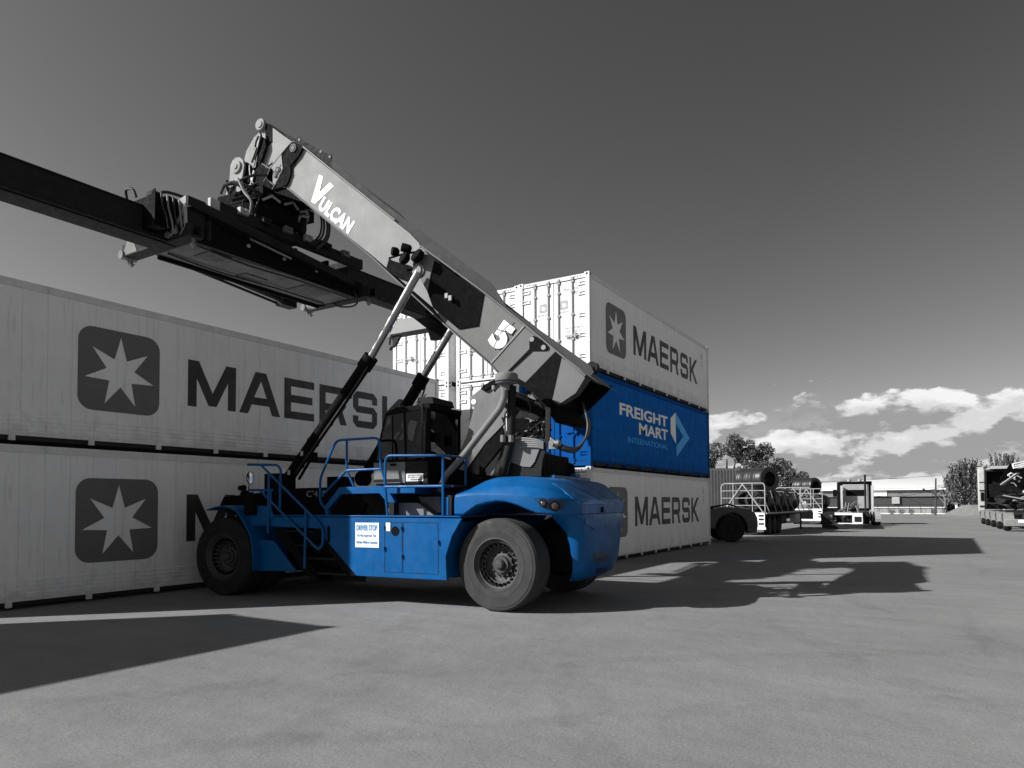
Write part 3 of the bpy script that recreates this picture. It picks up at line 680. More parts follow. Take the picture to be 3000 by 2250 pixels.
rail([rr([(1137, 1521), (1128, 1426), (1130, 1335), (1298, 1334)], x), [P(1128, 1426, x=x), P(1298, 1424, x=x), P(1298, 1424, x=x)+Vector((0.75, -0.02, 0))], [q, e1, e1+Vector((0, 0, -1.0))], [q, P(1298, 1513, x=x)]])
rail([[Vector((1.78, 1.0, 1.6)), Vector((1.78, 1.0, 2.6)), Vector((1.78, 2.3, 2.6)), Vector((1.78, 2.3, 1.6))], [Vector((1.78, 1.0, 2.1)), Vector((1.78, 2.3, 2.1))]])
# blue cab support beam
b = MB(); b.px([(994, 1427), (1130, 1424), (1158, 1472), (1133, 1472), (1111, 1445), (997, 1448), (959, 1494), (966, 1513), (953, 1513), (950, 1485)], -1.62, -1.54)
b.px([(1130, 1424), (1215, 1424), (1215, 1446), (1140, 1446)], -1.62, -1.0)
b.build('cab_support', blue, S, 0.006)
b = MB(); b.box(-1.60, 0.7, 0.95, 3.3, 2.09, 2.125); b.build('cab_platform', dkpaint, S, 0.005)
b = MB(); b.box(-1.45, -1.2, 2.3, 2.42, 1.6, 2.08); b.box(-0.95, 0.3, 1.4, 3.4, 1.6, 2.05); b.box(-1.75, -1.1, 0.9, 1.02, 1.6, 1.95); b.build('hydraulic_tank', dkpaint, S, 0.01)
b = MB(); p = P(1303, 1480, x=-1.72); b.box(-1.76, -1.60, p.y-0.10, p.y+0.02, 1.6, 1.92); b.build('battery_box', blue, S, 0.01)
b = MB(); b.px([(1225, 1455), (1290, 1455), (1292, 1500), (1278, 1508), (1250, 1500)], -1.05, -0.95); b.px([(1130, 1473), (1225, 1473), (1275, 1513), (1140, 1513)], -1.3, -1.1); b.build('deck_cover', towerg, S, 0.006)

# ------------------------------------------------------------------ cab
CXn, CXf = -1.35, -0.18
cp = {k_: P(*v, x=CXn) for k_, v in dict(bf=(1101, 1416), f1=(1090, 1369), f2=(1111, 1280), f3=(1130, 1206), r0=(1160, 1194), r1=(1249, 1186)).items()}
ybk = 1.62
prof = [(cp['bf'].y, cp['bf'].z), (cp['f1'].y, cp['f1'].z), (cp['f2'].y, cp['f2'].z), (cp['f3'].y, cp['f3'].z), (cp['r0'].y, cp['r0'].z), (ybk+0.06, cp['r1'].z), (ybk, cp['r1'].z-0.06), (ybk-0.10, 3.0), (ybk, 2.15)]
b = MB()
zsill = 2.62
low = [(prof[0][0], 2.15), (prof[1][0], prof[1][1]), (prof[1][0]-0.03, zsill), (ybk, zsill), (ybk, 2.15)]
b.yz(low, CXn, CXf)                                    # solid lower body
b.yz([(prof[3][0]+0.02, 3.50), (prof[4][0], 3.60), (ybk-0.02, 3.62), (ybk-0.02, 3.54), (prof[3][0]-0.02, 3.46)], CXn, CXf)   # roof
def bar(a, c_, t=0.045):
    a = Vector(a); c_ = Vector(c_); b.tube([a, c_], t, 4)
for X in (CXn+0.04, CXf-0.04):
    bar((X, prof[1][0]-0.07, zsill), (X, prof[2][0]-0.03, prof[2][1])); bar((X, prof[2][0]-0.03, prof[2][1]), (X, prof[3][0]-0.01, 3.5))
    bar((X, ybk+0.04, zsill), (X, ybk+0.04, 3.56), 0.06)
bar((CXn+0.04, 2.12, zsill), (CXn+0.04, 2.16, 3.55), 0.05)
bar((CXn+0.02, 2.42, zsill), (CXn+0.02, 2.42, 3.45), 0.022)
bar((CXn+0.04, ybk+0.04, zsill+0.02), (CXf-0.04, ybk+0.04, zsill+0.02), 0.04)
cab = b.build('cab', blk, S, 0.008)
b = MB(); b.box(CXn-0.012, CXn-0.002, 2.12, prof[1][0]-0.05, 2.19, 2.58); b.build('lower_panel', towerg, cab, 0.004)
b = MB(); b.box(CXn-0.010, CXn-0.002, ybk+0.02, 2.10, 2.19, 2.58); b.build('lower_panel', dkpaint, cab, 0.004)
def pane(pts, x, th=0.008): b = MB(); b.yz(pts, x, x+th); return b.build('window', glass, cab)
pane([(prof[1][0]-0.06, zsill+0.01), (prof[2][0]-0.02, prof[2][1]), (prof[3][0], 3.47), (2.18, 3.52), (2.14, zsill+0.01)], CXn+0.012)
pane([(2.10, zsill+0.01), (2.13, 3.52), (ybk+0.09, 3.54), (ybk+0.09, zsill+0.01)], CXn+0.015)
pane([(prof[1][0]-0.06, zsill+0.01), (prof[2][0]-0.02, prof[2][1]), (prof[3][0], 3.47), (ybk+0.09, 3.54), (ybk+0.09, zsill+0.01)], CXf-0.02)
b = MB(); b.box(CXn+0.1, CXf-0.1, ybk+0.01, ybk+0.018, zsill+0.03, 3.5); b.build('window', glass, cab)
b = MB(); b.pr([(CXn+0.08, prof[1][0]-0.05, zsill), (CXf-0.08, prof[1][0]-0.05, zsill), (CXf-0.08, prof[2][0], prof[2][1]), (CXn+0.08, prof[2][0], prof[2][1])], [(CXn+0.08, prof[1][0]-0.058, zsill), (CXf-0.08, prof[1][0]-0.058, zsill), (CXf-0.08, prof[2][0]-0.008, prof[2][1]), (CXn+0.08, prof[2][0]-0.008, prof[2][1])]); b.build('window', glass, cab)
b = MB(); b.box(-1.0, -0.5, 1.75, 1.87, 2.75, 3.35); b.box(-1.0, -0.5, 1.8, 2.25, 2.65, 2.78); b.box(-0.88, -0.62, 1.76, 1.86, 3.36, 3.5); b.build('driver_seat', dkpaint, cab, 0.02)
b = MB(); b.tube([(-0.75, 2.5, 2.62), (-0.75, 2.42, 2.95)], 0.025); b.lathe([(0.17, -0.012), (0.19, 0), (0.17, 0.012)], (-0.75, 2.40, 2.97), (0, -0.6, 0.8), 20); b.build('steering_wheel', blk, cab)
a, q = P(1280, 1171, x=-1.1), P(1340, 1195, x=-1.1)
b = MB(); b.pr([(-1.1, 1.66, 3.66), (-1.1, 2.05, 3.66), (-1.1, 2.02, 3.80), (-1.1, 1.70, 3.79)], [(-0.35, 1.66, 3.66), (-0.35, 2.05, 3.66), (-0.35, 2.02, 3.80), (-0.35, 1.70, 3.79)]); b.box(-1.05, -0.4, 1.7, 2.0, 3.62, 3.66); b.build('air_conditioner', dkpaint, cab, 0.01)
b = MB(); b.tube([(CXn-0.03, 1.72, 2.6), (CXn-0.05, 1.72, 2.7), (CXn-0.05, 1.72, 3.4), (CXn-0.02, 1.74, 3.58), (CXn+0.05, 1.9, 3.68), (CXn+0.2, 1.95, 3.70)], 0.016); b.build('grab_rail', dkpaint, cab)
a, q = P(1190, 1388, x=CXn-0.014), P(1240, 1409, x=CXn-0.014)
b = MB(); b.box(CXn-0.018, CXn-0.011, q.y, a.y, q.z, a.z); sg = b.build('notice_plate', white, cab); w, h = a.y-q.y, a.z-q.z
ms = [fit(text_raw('SEAT BELTS MUST'), 0.12*w, 0.9*w, 0.66*h, 0.86*h), fit(text_raw('BE WORN IN CAB'), 0.12*w, 0.9*w, 0.40*h, 0.58*h), fit(text_raw('WARNING', 0.03), 0.25*w, 0.95*w, 0.1*h, 0.30*h)]
link('lettering', frame(joinm(ms, letter), (CXn-0.0205, a.y, q.z), (0, -1, 0), (0, 0, 1)), sg)
b = MB(); p = P(1152, 1361, x=CXn-0.02); b.box(CXn-0.05, CXn-0.012, p.y-0.06, p.y+0.06, p.z-0.02, p.z+0.02); b.build('door_handle', blk, cab, 0.005)
b = MB(); b.box(CXf-0.5, CXf-0.42, ybk-0.05, ybk-0.01, 2.9, 3.1); b.cyl((CXn+0.25, ybk-0.04, 2.95), (CXn+0.25, ybk-0.04, 3.12), 0.04); b.build('work_light', blk, cab)

# ------------------------------------------------------------------ boom tower
def Z4(pts): return [(1300+.2712*a, 900+.2712*b_) for a, b_ in pts]
def Z6(pts): return [(1000+.3165*a, 1100+.3165*b_) for a, b_ in pts]
fr = Z4([(300, 960), (400, 880), (520, 775), (700, 760), (745, 850), (745, 1000), (660, 1150), (640, 1270), (590, 1350), (290, 1660), (130, 1660), (250, 1380), (325, 1090), (290, 1040)])
for sx, m_ in ((-1, towerg), (1, dkpaint)):
    b = MB(); A = [P(a, q, x=-0.80) for a, q in fr]
    A2 = [p for p in A]
    b.pr([(sx*0.80, p.y, p.z) for p in A2], [(sx*0.74, p.y, p.z) for p in A2]); b.build('tower_plate', m_, S, 0.008)
lower = [P(a, q, x=-0.80) for a, q in ((1380, 1350), (1335, 1350), (1300, 1440), (1600, 1440), (1590, 1350), (1470, 1290))]
b = MB(); b.pr([(-0.79, p.y, p.z) for p in lower], [(-0.70, p.y, p.z) for p in lower]); b.pr([(0.79, p.y, p.z) for p in lower], [(0.70, p.y, p.z) for p in lower])
b.box(-0.70, 0.70, -0.3, -0.22, 1.9, 2.7); b.box(-0.7, 0.7, 0.9, 0.98, 1.9, 2.6)
b.build('tower_base', blk, S, 0.008)
def zpl(name, pts, x0, x1, m_, bv=0.006): b = MB(); b.px(pts, x0, x1); return b.build(name, m_, S, bv)
zpl('tower_strut', Z6([(1480, 380), (1505, 450), (1330, 630), (1150, 880), (1080, 870), (1200, 740)]), -0.86, -0.80, towerg)
zpl('tower_brace', Z6([(1505, 560), (1590, 600), (1570, 930), (1400, 940), (1090, 900), (1160, 870), (1340, 640), (1490, 460)]), -0.84, -0.80, blk)
zpl('tower_gusset', Z6([(1480, 690), (1400, 930), (1345, 925), (1330, 870)]), -0.865, -0.84, towerg)
zpl('rear_tower_plate', Z6([(1530, 200), (1590, 200), (1590, 590), (1885, 590), (1890, 290), (1935, 300), (1930, 560), (1860, 800), (1850, 935), (1560, 935), (1400, 935), (1480, 690), (1500, 560), (1530, 560)]), -0.88, -0.84, dkpaint)
zpl('tower_lit_panel', Z6([(1575, 600), (1860, 610), (1790, 800), (1750, 850), (1680, 845), (1560, 800)]), -0.905, -0.88, towerg)  # light trapezoid: the stronger light there is put into its grey
zpl('cross_tube', Z4([(740, 950), (940, 1040), (1080, 1100), (1060, 1180), (900, 1120), (740, 1060)]), -0.7, -0.55, blk)
b = MB(); b.cyl((-0.95, 0.33, 3.72), (0.95, 0.33, 3.72), 0.16, n=28); b.build('boom_pivot_pin', towerg, S, 0.006)
b = MB(); p = P(1388, 1177, x=-0.806); b.lathe([(0.05, 0), (0.05, 0.004), (0.001, 0.004)], p, (-1, 0, 0), 16); b.build('inspection_hole', decalw, S)
zpl('tower_cap_plate', Z4([(395, 885), (430, 840), (555, 775), (560, 830), (440, 905)]), -0.86, -0.6, blk)
# intake pre-cleaner, pipe and post
p = P(1484, 1110, x=-1.15)
b = MB(); b.lathe([(0.02, 0.115), (0.13, 0.11), (0.185, 0.085), (0.20, 0.06), (0.20, -0.06), (0.185, -0.085), (0.06, -0.10), (0.055, -0.2)], p, (0, 0, 1), 36); b.cur = 1; b.lathe([(0.203, -0.062), (0.203, -0.05), (0.2, -0.045)], p, (0, 0, 1), 36); b.build('air_precleaner', [towerg, blk], S)
b = MB(); b.tube(rr([(1478, 1120), (1478, 1165), (1466, 1196), (1356, 1338), (1300, 1400), (1290, 1440)], -1.15, 6), 0.062, 16); b.build('exhaust_pipe', towerg, S)
b = MB(); b.tube([P(1500, 1130, x=-1.0), P(1497, 1285, x=-1.0), P(1470, 1400, x=-1.0)], 0.075, 12); b.build('intake_post', dkpaint, S)
b = MB(); b.tube([P(1474, 1275, x=-1.1), P(1474, 1295, x=-1.1)], 0.05, 10); b.tube([P(1498, 1275, x=-1.1), P(1498, 1295, x=-1.1)], 0.05, 10); b.build('pipe_clamp', towerg, S)
b = MB(); b.tube([P(1447, 1140, x=-0.85), P(1452, 1160, x=-0.88), P(1450, 1172, x=-0.86)], 0.03, 8); b.cyl(P(1449, 1130, x=-0.9), P(1449, 1142, x=-0.9), 0.055, n=14); b.build('grease_fitting', steel, S)

# hoses between tower and boom
def hose(pts, r, k=5):
    v = [Vector(p) for p in pts]; out = []
    for i in range(len(v)-1):
        a = v[max(i-1, 0)]; b_, c_ = v[i], v[i+1]; d = v[min(i+2, len(v)-1)]
        for t in range(k):
            t /= k; out.append(0.5*((2*b_)+(c_-a)*t+(2*a-5*b_+4*c_-d)*t*t+(3*b_-a-3*c_+d)*t**3))
    out.append(v[-1]); return out, r
for i in range(26):
    b = MB(); y0 = rnd.uniform(-0.55, -0.15); x0_ = rnd.uniform(-0.62, 0.5)
    A = [P(rnd.uniform(1500, 1545), rnd.uniform(1255, 1290), x=x0_), P(rnd.uniform(1535, 1570), rnd.uniform(1225, 1275), x=x0_+rnd.uniform(-.1, .1)), P(rnd.uniform(1570, 1600), rnd.uniform(1215, 1285), x=x0_), P(rnd.uniform(1600, 1618), rnd.uniform(1240, 1290), x=x0_)]
    if i % 3 == 0: A = [P(rnd.uniform(1545, 1565), 1160+rnd.uniform(-5, 20), x=x0_), P(1580+rnd.uniform(-8, 8), 1185, x=x0_), P(1592+rnd.uniform(-8, 8), 1225, x=x0_), P(1590+rnd.uniform(-12, 12), 1265, x=x0_), P(1560+rnd.uniform(-12, 12), 1285, x=x0_)]
    q, r_ = hose(A, rnd.choice((0.014, 0.018, 0.022))); b.tube(q, r_, 6); b.build('hydraulic_hose', hosel if i % 2 else hosem, S)
for j in range(5):
    b = MB(); dz = j*9; A = [P(1500, 1292+dz*0.8, x=-0.9+j*.02), P(1530, 1284+dz*0.7, x=-0.93), P(1570, 1288+dz*0.6, x=-0.93), P(1592, 1296+dz*0.5, x=-0.9)]
    q, r_ = hose(A, 0.016); b.tube(q, r_, 6); b.build('hydraulic_hose', hosel, S)
for j in range(4):
    b = MB(); o = j*4; A = [P(1580, 1248+o, x=-0.45+j*.05), P(1605, 1275+o, x=-0.6), P(1640, 1302+o, x=-0.7), P(1685, 1313+o*0.8, x=-0.6), P(1712, 1290, x=-0.5+j*.03), P(1722+o*.5, 1250, x=-0.4+j*.05), P(1716, 1210, x=-0.35), P(1706, 1180, x=-0.3)]
    q, r_ = hose(A, 0.024, 7); b.tube(q, r_, 8); b.build('boom_hose', hosem, S)
b = MB(); p = P(1618, 1303, x=-0.9); b.box(p.x-0.05, p.x+0.05, p.y-0.09, p.y+0.05, p.z-0.08, p.z+0.06); b.cyl(p+Vector((-0.06, -0.03, 0)), p+Vector((-0.09, -0.03, 0)), 0.03); b.cyl(p+Vector((0, -0.14, 0.02)), p+Vector((0, -0.05, 0.02)), 0.06); b.build('valve_block', steel, S, 0.006)
b = MB(); p = P(1530, 1243, x=-0.3); b.box(p.x-0.12, p.x+0.12, p.y-0.10, p.y+0.12, p.z-0.12, p.z+0.10); b.build('valve_block', towerg, S, 0.008)

# ------------------------------------------------------------------ boom
HW = 0.5
def Z3(pts): return [(1000+.2712*a, 600+.2712*b_) for a, b_ in pts]
def Z2(pts): return [(600+.2712*a, 300+.2712*b_) for a, b_ in pts]
# fore section, the sun's brightening put into its lighter tone
foreA = [(2.36, 6.95), (5.41, 9.60), (5.84, 8.83), (2.94, 6.36)]
def yzp(pts, x=-HW): return [(p.y, p.z) for p in (P(a, q, x=x) for a, q in pts)]
fore = yzp([(886, 433), (1157, 649), (1200, 683), (1228, 712), (1231, 724), (1262, 750), (1268, 901), (1088, 747), (901, 601), (858, 561), (841, 547)])
aft = yzp([(1262, 750), (1271, 760), (1417, 860), (1534, 952), (1536, 954), (1438, 1063), (1300, 943), (1268, 901)])
tail = yzp([(1536, 954), (1628, 1027), (1643, 1044), (1716, 1106), (1688, 1152), (1639, 1185), (1615, 1171), (1539, 1121), (1490, 1093), (1463, 1090), (1438, 1063)])
boom = None
b = MB(); b.yz(fore, -HW, -HW+0.02); b.yz(fore, HW, HW-0.02)
b.yz([(fore[0][0], fore[0][1]), (fore[1][0], fore[1][1]), (fore[5][0], fore[5][1]), (fore[5][0]-0.01, fore[5][1]-0.04), (fore[1][0]-0.01, fore[1][1]-0.04), (fore[0][0]-0.01, fore[0][1]-0.04)], -HW+0.021, HW-0.021)
n = len(fore); b.yz([fore[-1], fore[-4], fore[-5], (fore[-5][0], fore[-5][1]+0.04), (fore[-4][0], fore[-4][1]+0.04), (fore[-1][0], fore[-1][1]+0.04)], -HW+0.021, HW-0.021)
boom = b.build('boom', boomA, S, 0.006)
b = MB(); b.yz(aft, -HW-0.002, -HW+0.02); b.yz(aft, HW, HW-0.02)
b.yz([aft[0], aft[3], (aft[3][0], aft[3][1]-0.05), (aft[0][0], aft[0][1]-0.05)], -HW+0.021, HW-0.021); b.yz([aft[5], aft[-1], (aft[-1][0], aft[-1][1]+0.04), (aft[5][0], aft[5][1]+0.04)], -HW+0.021, HW-0.021)
b.yz(tail, -HW-0.02, -HW+0.02); b.yz(tail, HW, HW-0.03)
b.yz([tail[0], (-1.30, 3.93), (-1.34, 3.89), (tail[0][0], tail[0][1]-0.05)], -HW-0.02, HW)
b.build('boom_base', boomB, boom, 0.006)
# tail opening plates (inside, dark)
b = MB(); b.yz([(tail[7][0], tail[7][1]), (tail[5][0], tail[5][1]), (-0.91, 3.20), (-0.50, 3.25)], -0.46, 0.46)
b.yz(yzp([(1731, 1114), (1794, 1131), (1766, 1160), (1723, 1201), (1688, 1227), (1625, 1215), (1590, 1170), (1640, 1120)], 0.40), 0.40, 0.46)
b.box(-0.46, 0.46, -0.60, -0.55, 3.5, 4.3)
b.build('boom_tail', blk, boom, 0.006)
# unlit tapering face painted as flat black plate, and raised rear edge flange
b = MB(); A = [P(1630, 1026, x=-0.53), P(1645, 1043, x=-0.53), P(1616, 1172, x=-0.53), P(1539, 1120, x=-0.53)]
b.pr(A, [p+Vector((0.03, 0, 0)) for p in A]); b.px([(1716, 1106), (1731, 1113), (1697, 1160), (1640, 1195), (1612, 1180), (1616, 1171), (1639, 1186), (1689, 1153)], -0.54, -0.50)
b.px([(1539, 1120), (1616, 1172), (1612, 1200), (1560, 1150), (1500, 1115), (1496, 1096)], -0.53, -0.50)
b.build('tail_shade_plate', blk, boom, 0.003)
# lug box: tapered face blackened for its shade; recess shading as a black plate
face = [(1271, 762), (1417, 861), (1401, 955), (1344, 965), (1268, 901), (1251, 852)]
near = [P(a, q, x=-0.78) for a, q in (face[0], face[4], face[5])]; far_ = [P(a, q, x=-0.523) for a, q in face[1:4]]
A = [near[0], far_[0], far_[1], far_[2], near[1], near[2]]
b = MB(); b.add(A+[Vector((-0.503, p.y, p.z)) for p in A], [(0, 1, 2, 3), (0, 3, 4, 5), (0, 1, 7, 6), (1, 2, 8, 7), (2, 3, 9, 8), (3, 4, 10, 9), (4, 5, 11, 10), (5, 0, 6, 11), (6, 7, 8, 9, 10, 11)])
b.build('lug_box_rear', blk, boom)  # face turned from the sun, its shade painted black
lug = Z3([(900, 500), (1000, 592), (925, 932), (850, 800), (790, 760), (775, 690), (770, 640), (800, 560)])
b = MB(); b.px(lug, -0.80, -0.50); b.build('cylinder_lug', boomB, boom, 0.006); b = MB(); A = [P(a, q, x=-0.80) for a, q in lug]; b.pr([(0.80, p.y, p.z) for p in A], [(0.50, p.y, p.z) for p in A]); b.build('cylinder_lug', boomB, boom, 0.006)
b = MB(); b.px(Z3([(482, 690), (515, 578), (540, 600), (740, 655), (775, 690), (785, 780), (740, 832), (590, 775)]), -0.56, -0.503); b.build('lug_shade_plate', blk, boom)  # shading under the lug painted as a raised black plate
b = MB(); b.tube([P(*Z3([(515, 578)])[0], x=-0.80), P(*Z3([(620, 545)])[0], x=-0.82), P(*Z3([(870, 497)])[0], x=-0.82)], 0.02, 6); b.build('lamp_bar', blk, boom)
for (u0, v0), (u1, v1), r_ in (((545, 500), (600, 510), 0.085), ((650, 455), (735, 480), 0.085), ((660, 560), (700, 590), 0.12), ((800, 530), (840, 570), 0.14)):
    a, q = P(1000+.2712*u0, 600+.2712*v0, x=-0.98), P(1000+.2712*u1, 600+.2712*v1, x=-0.90)
    b = MB(); b.lathe([(r_*0.9, 0), (r_, 0.02), (r_, (q-a).length), (r_*0.6, (q-a).length+0.04)], a, q-a, 20); b.build('work_lamp', blk, boom)
b = MB(); p = P(1226, 793, x=-0.81); b.lathe([(0.13, -0.02), (0.13, 0.02), (0.085, 0.022), (0.085, 0.05), (0.04, 0.055)], p, (-1, 0, 0), 28); b.build('cylinder_pin', boomA, boom)
b = MB(); p = P(1226, 793, x=0.80); p = Vector((0.81, p.y, p.z)); b.lathe([(0.13, -0.02), (0.13, 0.02), (0.08, 0.05), (0.04, 0.055)], p, (1, 0, 0), 28); b.build('cylinder_pin', boomA, boom)
for (u, v) in ((1140, 985), (1180, 1010)):
    p = P(1000+.2712*u, 600+.2712*v, x=-0.70); b = MB(); b.box(p.x-0.03, p.x, p.y-0.035, p.y+0.035, p.z-0.05, p.z+0.05); b.build('wear_pad', ironm, boom, 0.008)
# edge flanges
def flange(pts, x0, x1, th, m_=boomA):
    v = yzp(pts); b = MB()
    for i in range(len(v)-1):
        (y0, z0), (y1, z1) = v[i], v[i+1]; d = Vector((y1-y0, z1-z0)).normalized(); nrm = Vector((-d.y, d.x)) if d.x < 0 else Vector((d.y, -d.x))
        b.yz([(y0, z0), (y1, z1), (y1+nrm.x*th, z1+nrm.y*th), (y0+nrm.x*th, z0+nrm.y*th)], x0, x1)
    b.build('edge_flange', m_, boom, 0.003)
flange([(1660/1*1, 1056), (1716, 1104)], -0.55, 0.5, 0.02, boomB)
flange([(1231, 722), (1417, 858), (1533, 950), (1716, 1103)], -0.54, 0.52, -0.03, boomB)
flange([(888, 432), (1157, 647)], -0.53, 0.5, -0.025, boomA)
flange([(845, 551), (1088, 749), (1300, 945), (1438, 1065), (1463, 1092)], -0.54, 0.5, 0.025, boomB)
b = MB(); b.px([(972, 468), (1000, 492), (1125, 596), (1300, 726), (1415, 812), (1432, 824), (1450, 845), (1484, 899), (1731, 1072), (1740, 1090), (1728, 1104), (1534, 950), (1417, 858), (1271, 756), (1157, 647), (1020, 540), (975, 503)], -0.47, -0.44); b.build('cable_tray', mat('tray shade grey', 0.055, 0.8, spec=0.15), boom)  # tray side darkened: its shade is put into the grey
# seam weld and small stay plate
b = MB(); b.px([(1534, 953), (1537, 956), (1440, 1065), (1436, 1063)], -0.535, -0.52); b.px([(1228, 716), (1231, 724), (1227, 727), (1100, 622), (1103, 619)], -0.507, -0.50)
b.build('weld_seam', boomA, boom)
b = MB(); b.px(Z4([(925, 360), (950, 318), (975, 310), (1005, 320), (1060, 352), (1128, 425), (1125, 455), (1095, 468), (950, 468), (700, 700), (690, 690), (925, 450)]), -0.545, -0.525); b.cur = 1
for u, v in ((952, 347), (1077, 434)):
    p = P(1300+.2712*u, 900+.2712*v, x=-0.546); b.lathe([(0.045, 0), (0.045, 0.006), (0.001, 0.006)], p, (-1, 0, 0), 16)
b.build('stay_plate', [blk, boomA], boom)
p = P(1737, 1078, x=-0.35); b = MB(); b.cyl((-0.42, p.y, p.z), (-0.28, p.y, p.z), 0.105, n=24); b.cyl((-0.43, p.y, p.z), (-0.28, p.y, p.z), 0.05, n=16); b.build('hose_roller', dkpaint, boom)
# VULCAN lettering and number 5
y0, z0 = P(885, 562, x=-HW).yz; dirv = Vector((0, -math.cos(R(40.4)), -math.sin(R(40.4)))); upv = Vector((0, -math.sin(R(40.4))*1, math.cos(R(40.4))))
def on_boom(me, px, py, sx_, sy_, x=-0.506, name='lettering'):
    o_ = P(px, py, x=x); me = frame(me, o_, dirv, upv); return me
Vg = shape_mesh([[(0, 1.0), (.2, 1.02), (.42, .46), (.60, 1.02), (.84, 1.0), (.50, 0.02), (.30, 0.0)]])
for v in Vg.vertices: v.co.x *= 0.62; v.co.y *= 0.56
txt = fit(text_raw('ULCAN', 0.05, 1.06), 0.43, 1.52, -0.03, 0.27)
me = joinm([Vg, txt], decalw); a = P(897, 578, x=-0.506)
link('lettering', frame(me, a, dirv, upv), boom)
five = [[(.34, .62), (.16, .62), (.22, .90), (.27, .78), (.62, .80), (.66, 1.02), (.60, 1.0), (.14, 1.0), (.05, .50), (.20, .56)], ]
def arc(cx, cy, r0, r1, a0, a1, n=14):
    o_ = [(cx+r1*math.cos(R(a0+(a1-a0)*i/n)), cy+r1*math.sin(R(a0+(a1-a0)*i/n))) for i in range(n+1)]
    i_ = [(cx+r0*math.cos(R(a1+(a0-a1)*i/n)), cy+r0*math.sin(R(a1+(a0-a1)*i/n))) for i in range(n+1)]
    return o_+i_
n5 = fit(text_raw('5', 0.055), 0, 0.36, 0, 0.52)
link('number', frame(joinm([n5], decalw), P(1426, 1001, x=-0.530), dirv, upv), boom)
o5 = P(1426, 1001, x=-0.533); b = MB()
for (u0, v0, u1, v1, w_) in ((0.02, 0.30, 0.34, 0.40, 0.022), (0.20, -0.03, 0.13, 0.24, 0.020), (0.13, 0.27, 0.20, 0.60, 0.018)):
    a_ = o5+dirv*u0+upv*v0; c_ = o5+dirv*u1+upv*v1; t_ = (c_-a_).normalized(); n_ = t_.cross(Vector((1, 0, 0)))*w_
    b.pr([a_-n_*.5, c_-n_*.5, c_+n_*.5, a_+n_*.5], [v+Vector((0.003, 0, 0)) for v in (a_-n_*.5, c_-n_*.5, c_+n_*.5, a_+n_*.5)])
b.build('stencil_gap', boomB, boom)

# boom head
def Zk(pts): return [(640+.1628*a, 330+.1628*b_) for a, b_ in pts]
b = MB(); hd = Zk([(730, 355), (640, 440), (500, 690), (465, 840), (480, 930), (600, 990), (860, 980), (960, 900), (1160, 700), (1190, 600), (1190, 470), (1120, 370), (860, 230), (790, 330)])
b.px(hd, -0.36, -0.31); A = [P(a, q, x=-0.36) for a, q in hd]; b.pr([(0.36, p.y, p.z) for p in A], [(0.31, p.y, p.z) for p in A]); b.build('boom_head', boomA, boom, 0.006)
b = MB(); b.px(Zk([(840, 185), (930, 205), (1090, 320), (1190, 420), (1210, 600), (1100, 730), (1085, 600), (1000, 510), (930, 540), (890, 600), (850, 590), (845, 450)]), -0.38, -0.362)  # side plate painted black for the top box's shadow on the head
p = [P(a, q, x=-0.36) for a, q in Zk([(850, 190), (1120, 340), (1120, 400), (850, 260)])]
b.pr([(-0.36, q.y, q.z) for q in p], [(0.36, q.y, q.z) for q in p]); b.build('head_hood_shadow', blk, boom)
p = P(764, 366, x=-0.40); b = MB(); b.lathe([(0.135, -0.05), (0.135, 0.03), (0.125, 0.04), (0.08, 0.04), (0.08, 0.06), (0.001, 0.062)], p, (-1, 0, 0), 28); b.cyl((-0.4, p.y, p.z), (0.4, p.y, p.z), 0.07); b.build('head_pin', boomA, boom)
# inner boom protruding, top plate and eyelets
inn = [P(a, q, x=-0.40) for a, q in ((900, 447), (855, 415), (800, 375), (770, 470), (775, 500), (800, 560), (845, 575), (880, 590))]
b = MB(); b.pr([(-0.41, q.y, q.z) for q in inn[:3]+inn[5:]], [(0.41, q.y, q.z) for q in inn[:3]+inn[5:]]) ; b.build('inner_boom', boomA, boom)
b = MB(); b.px(Z2([(960, 455), (1000, 375), (1030, 372), (1050, 405), (1330, 560), (1365, 558), (1372, 600), (1355, 640), (2100, 1190), (2200, 1300), (2100, 1240), (1050, 480)]), -0.44, -0.42); b.px(Z2([(655, 225), (720, 238), (960, 385), (990, 440), (930, 450), (830, 350), (790, 305)]), -0.34, -0.30)
b.build('top_guard', dkpaint, boom)
b = MB()
for u, v in ((1020, 403), (1350, 588), (1252, 532)):
    p = P(600+.2712*u, 300+.2712*v, x=-0.441); b.lathe([(0.032, 0), (0.032, 0.006), (0.001, 0.006)], p, (-1, 0, 0), 14)
b.build('eyelet', towerg, boom)
b = MB(); b.px(Zk([(1330, 530), (1440, 570), (1510, 640), (1440, 780), (1290, 940), (1300, 1100), (1230, 1290), (1180, 1320), (980, 1390), (1165, 1010), (1130, 740), (1240, 620)]), -0.555, -0.51); b.px(Zk([(1500, 620), (1510, 640), (1440, 780), (1300, 940), (1280, 920), (1410, 760)]), -0.56, -0.556); b.build('head_flange', blk, boom, 0.004)
b = MB(); b.px(Zk([(640, 1260), (1000, 1400), (1230, 1330), (1620, 1640), (1400, 1570), (1060, 1450), (880, 1395)]), -0.50, 0.4); b.build('head_floor', blk, boom)
b = MB(); b.px(Zk([(720, 960), (760, 915), (810, 920), (930, 1010), (860, 1180), (980, 1280), (960, 1400), (640, 1265), (660, 1040)]), -0.47, 0.3); b.build('slide_block', blk, boom, 0.005)
b = MB(); xx = -0.565
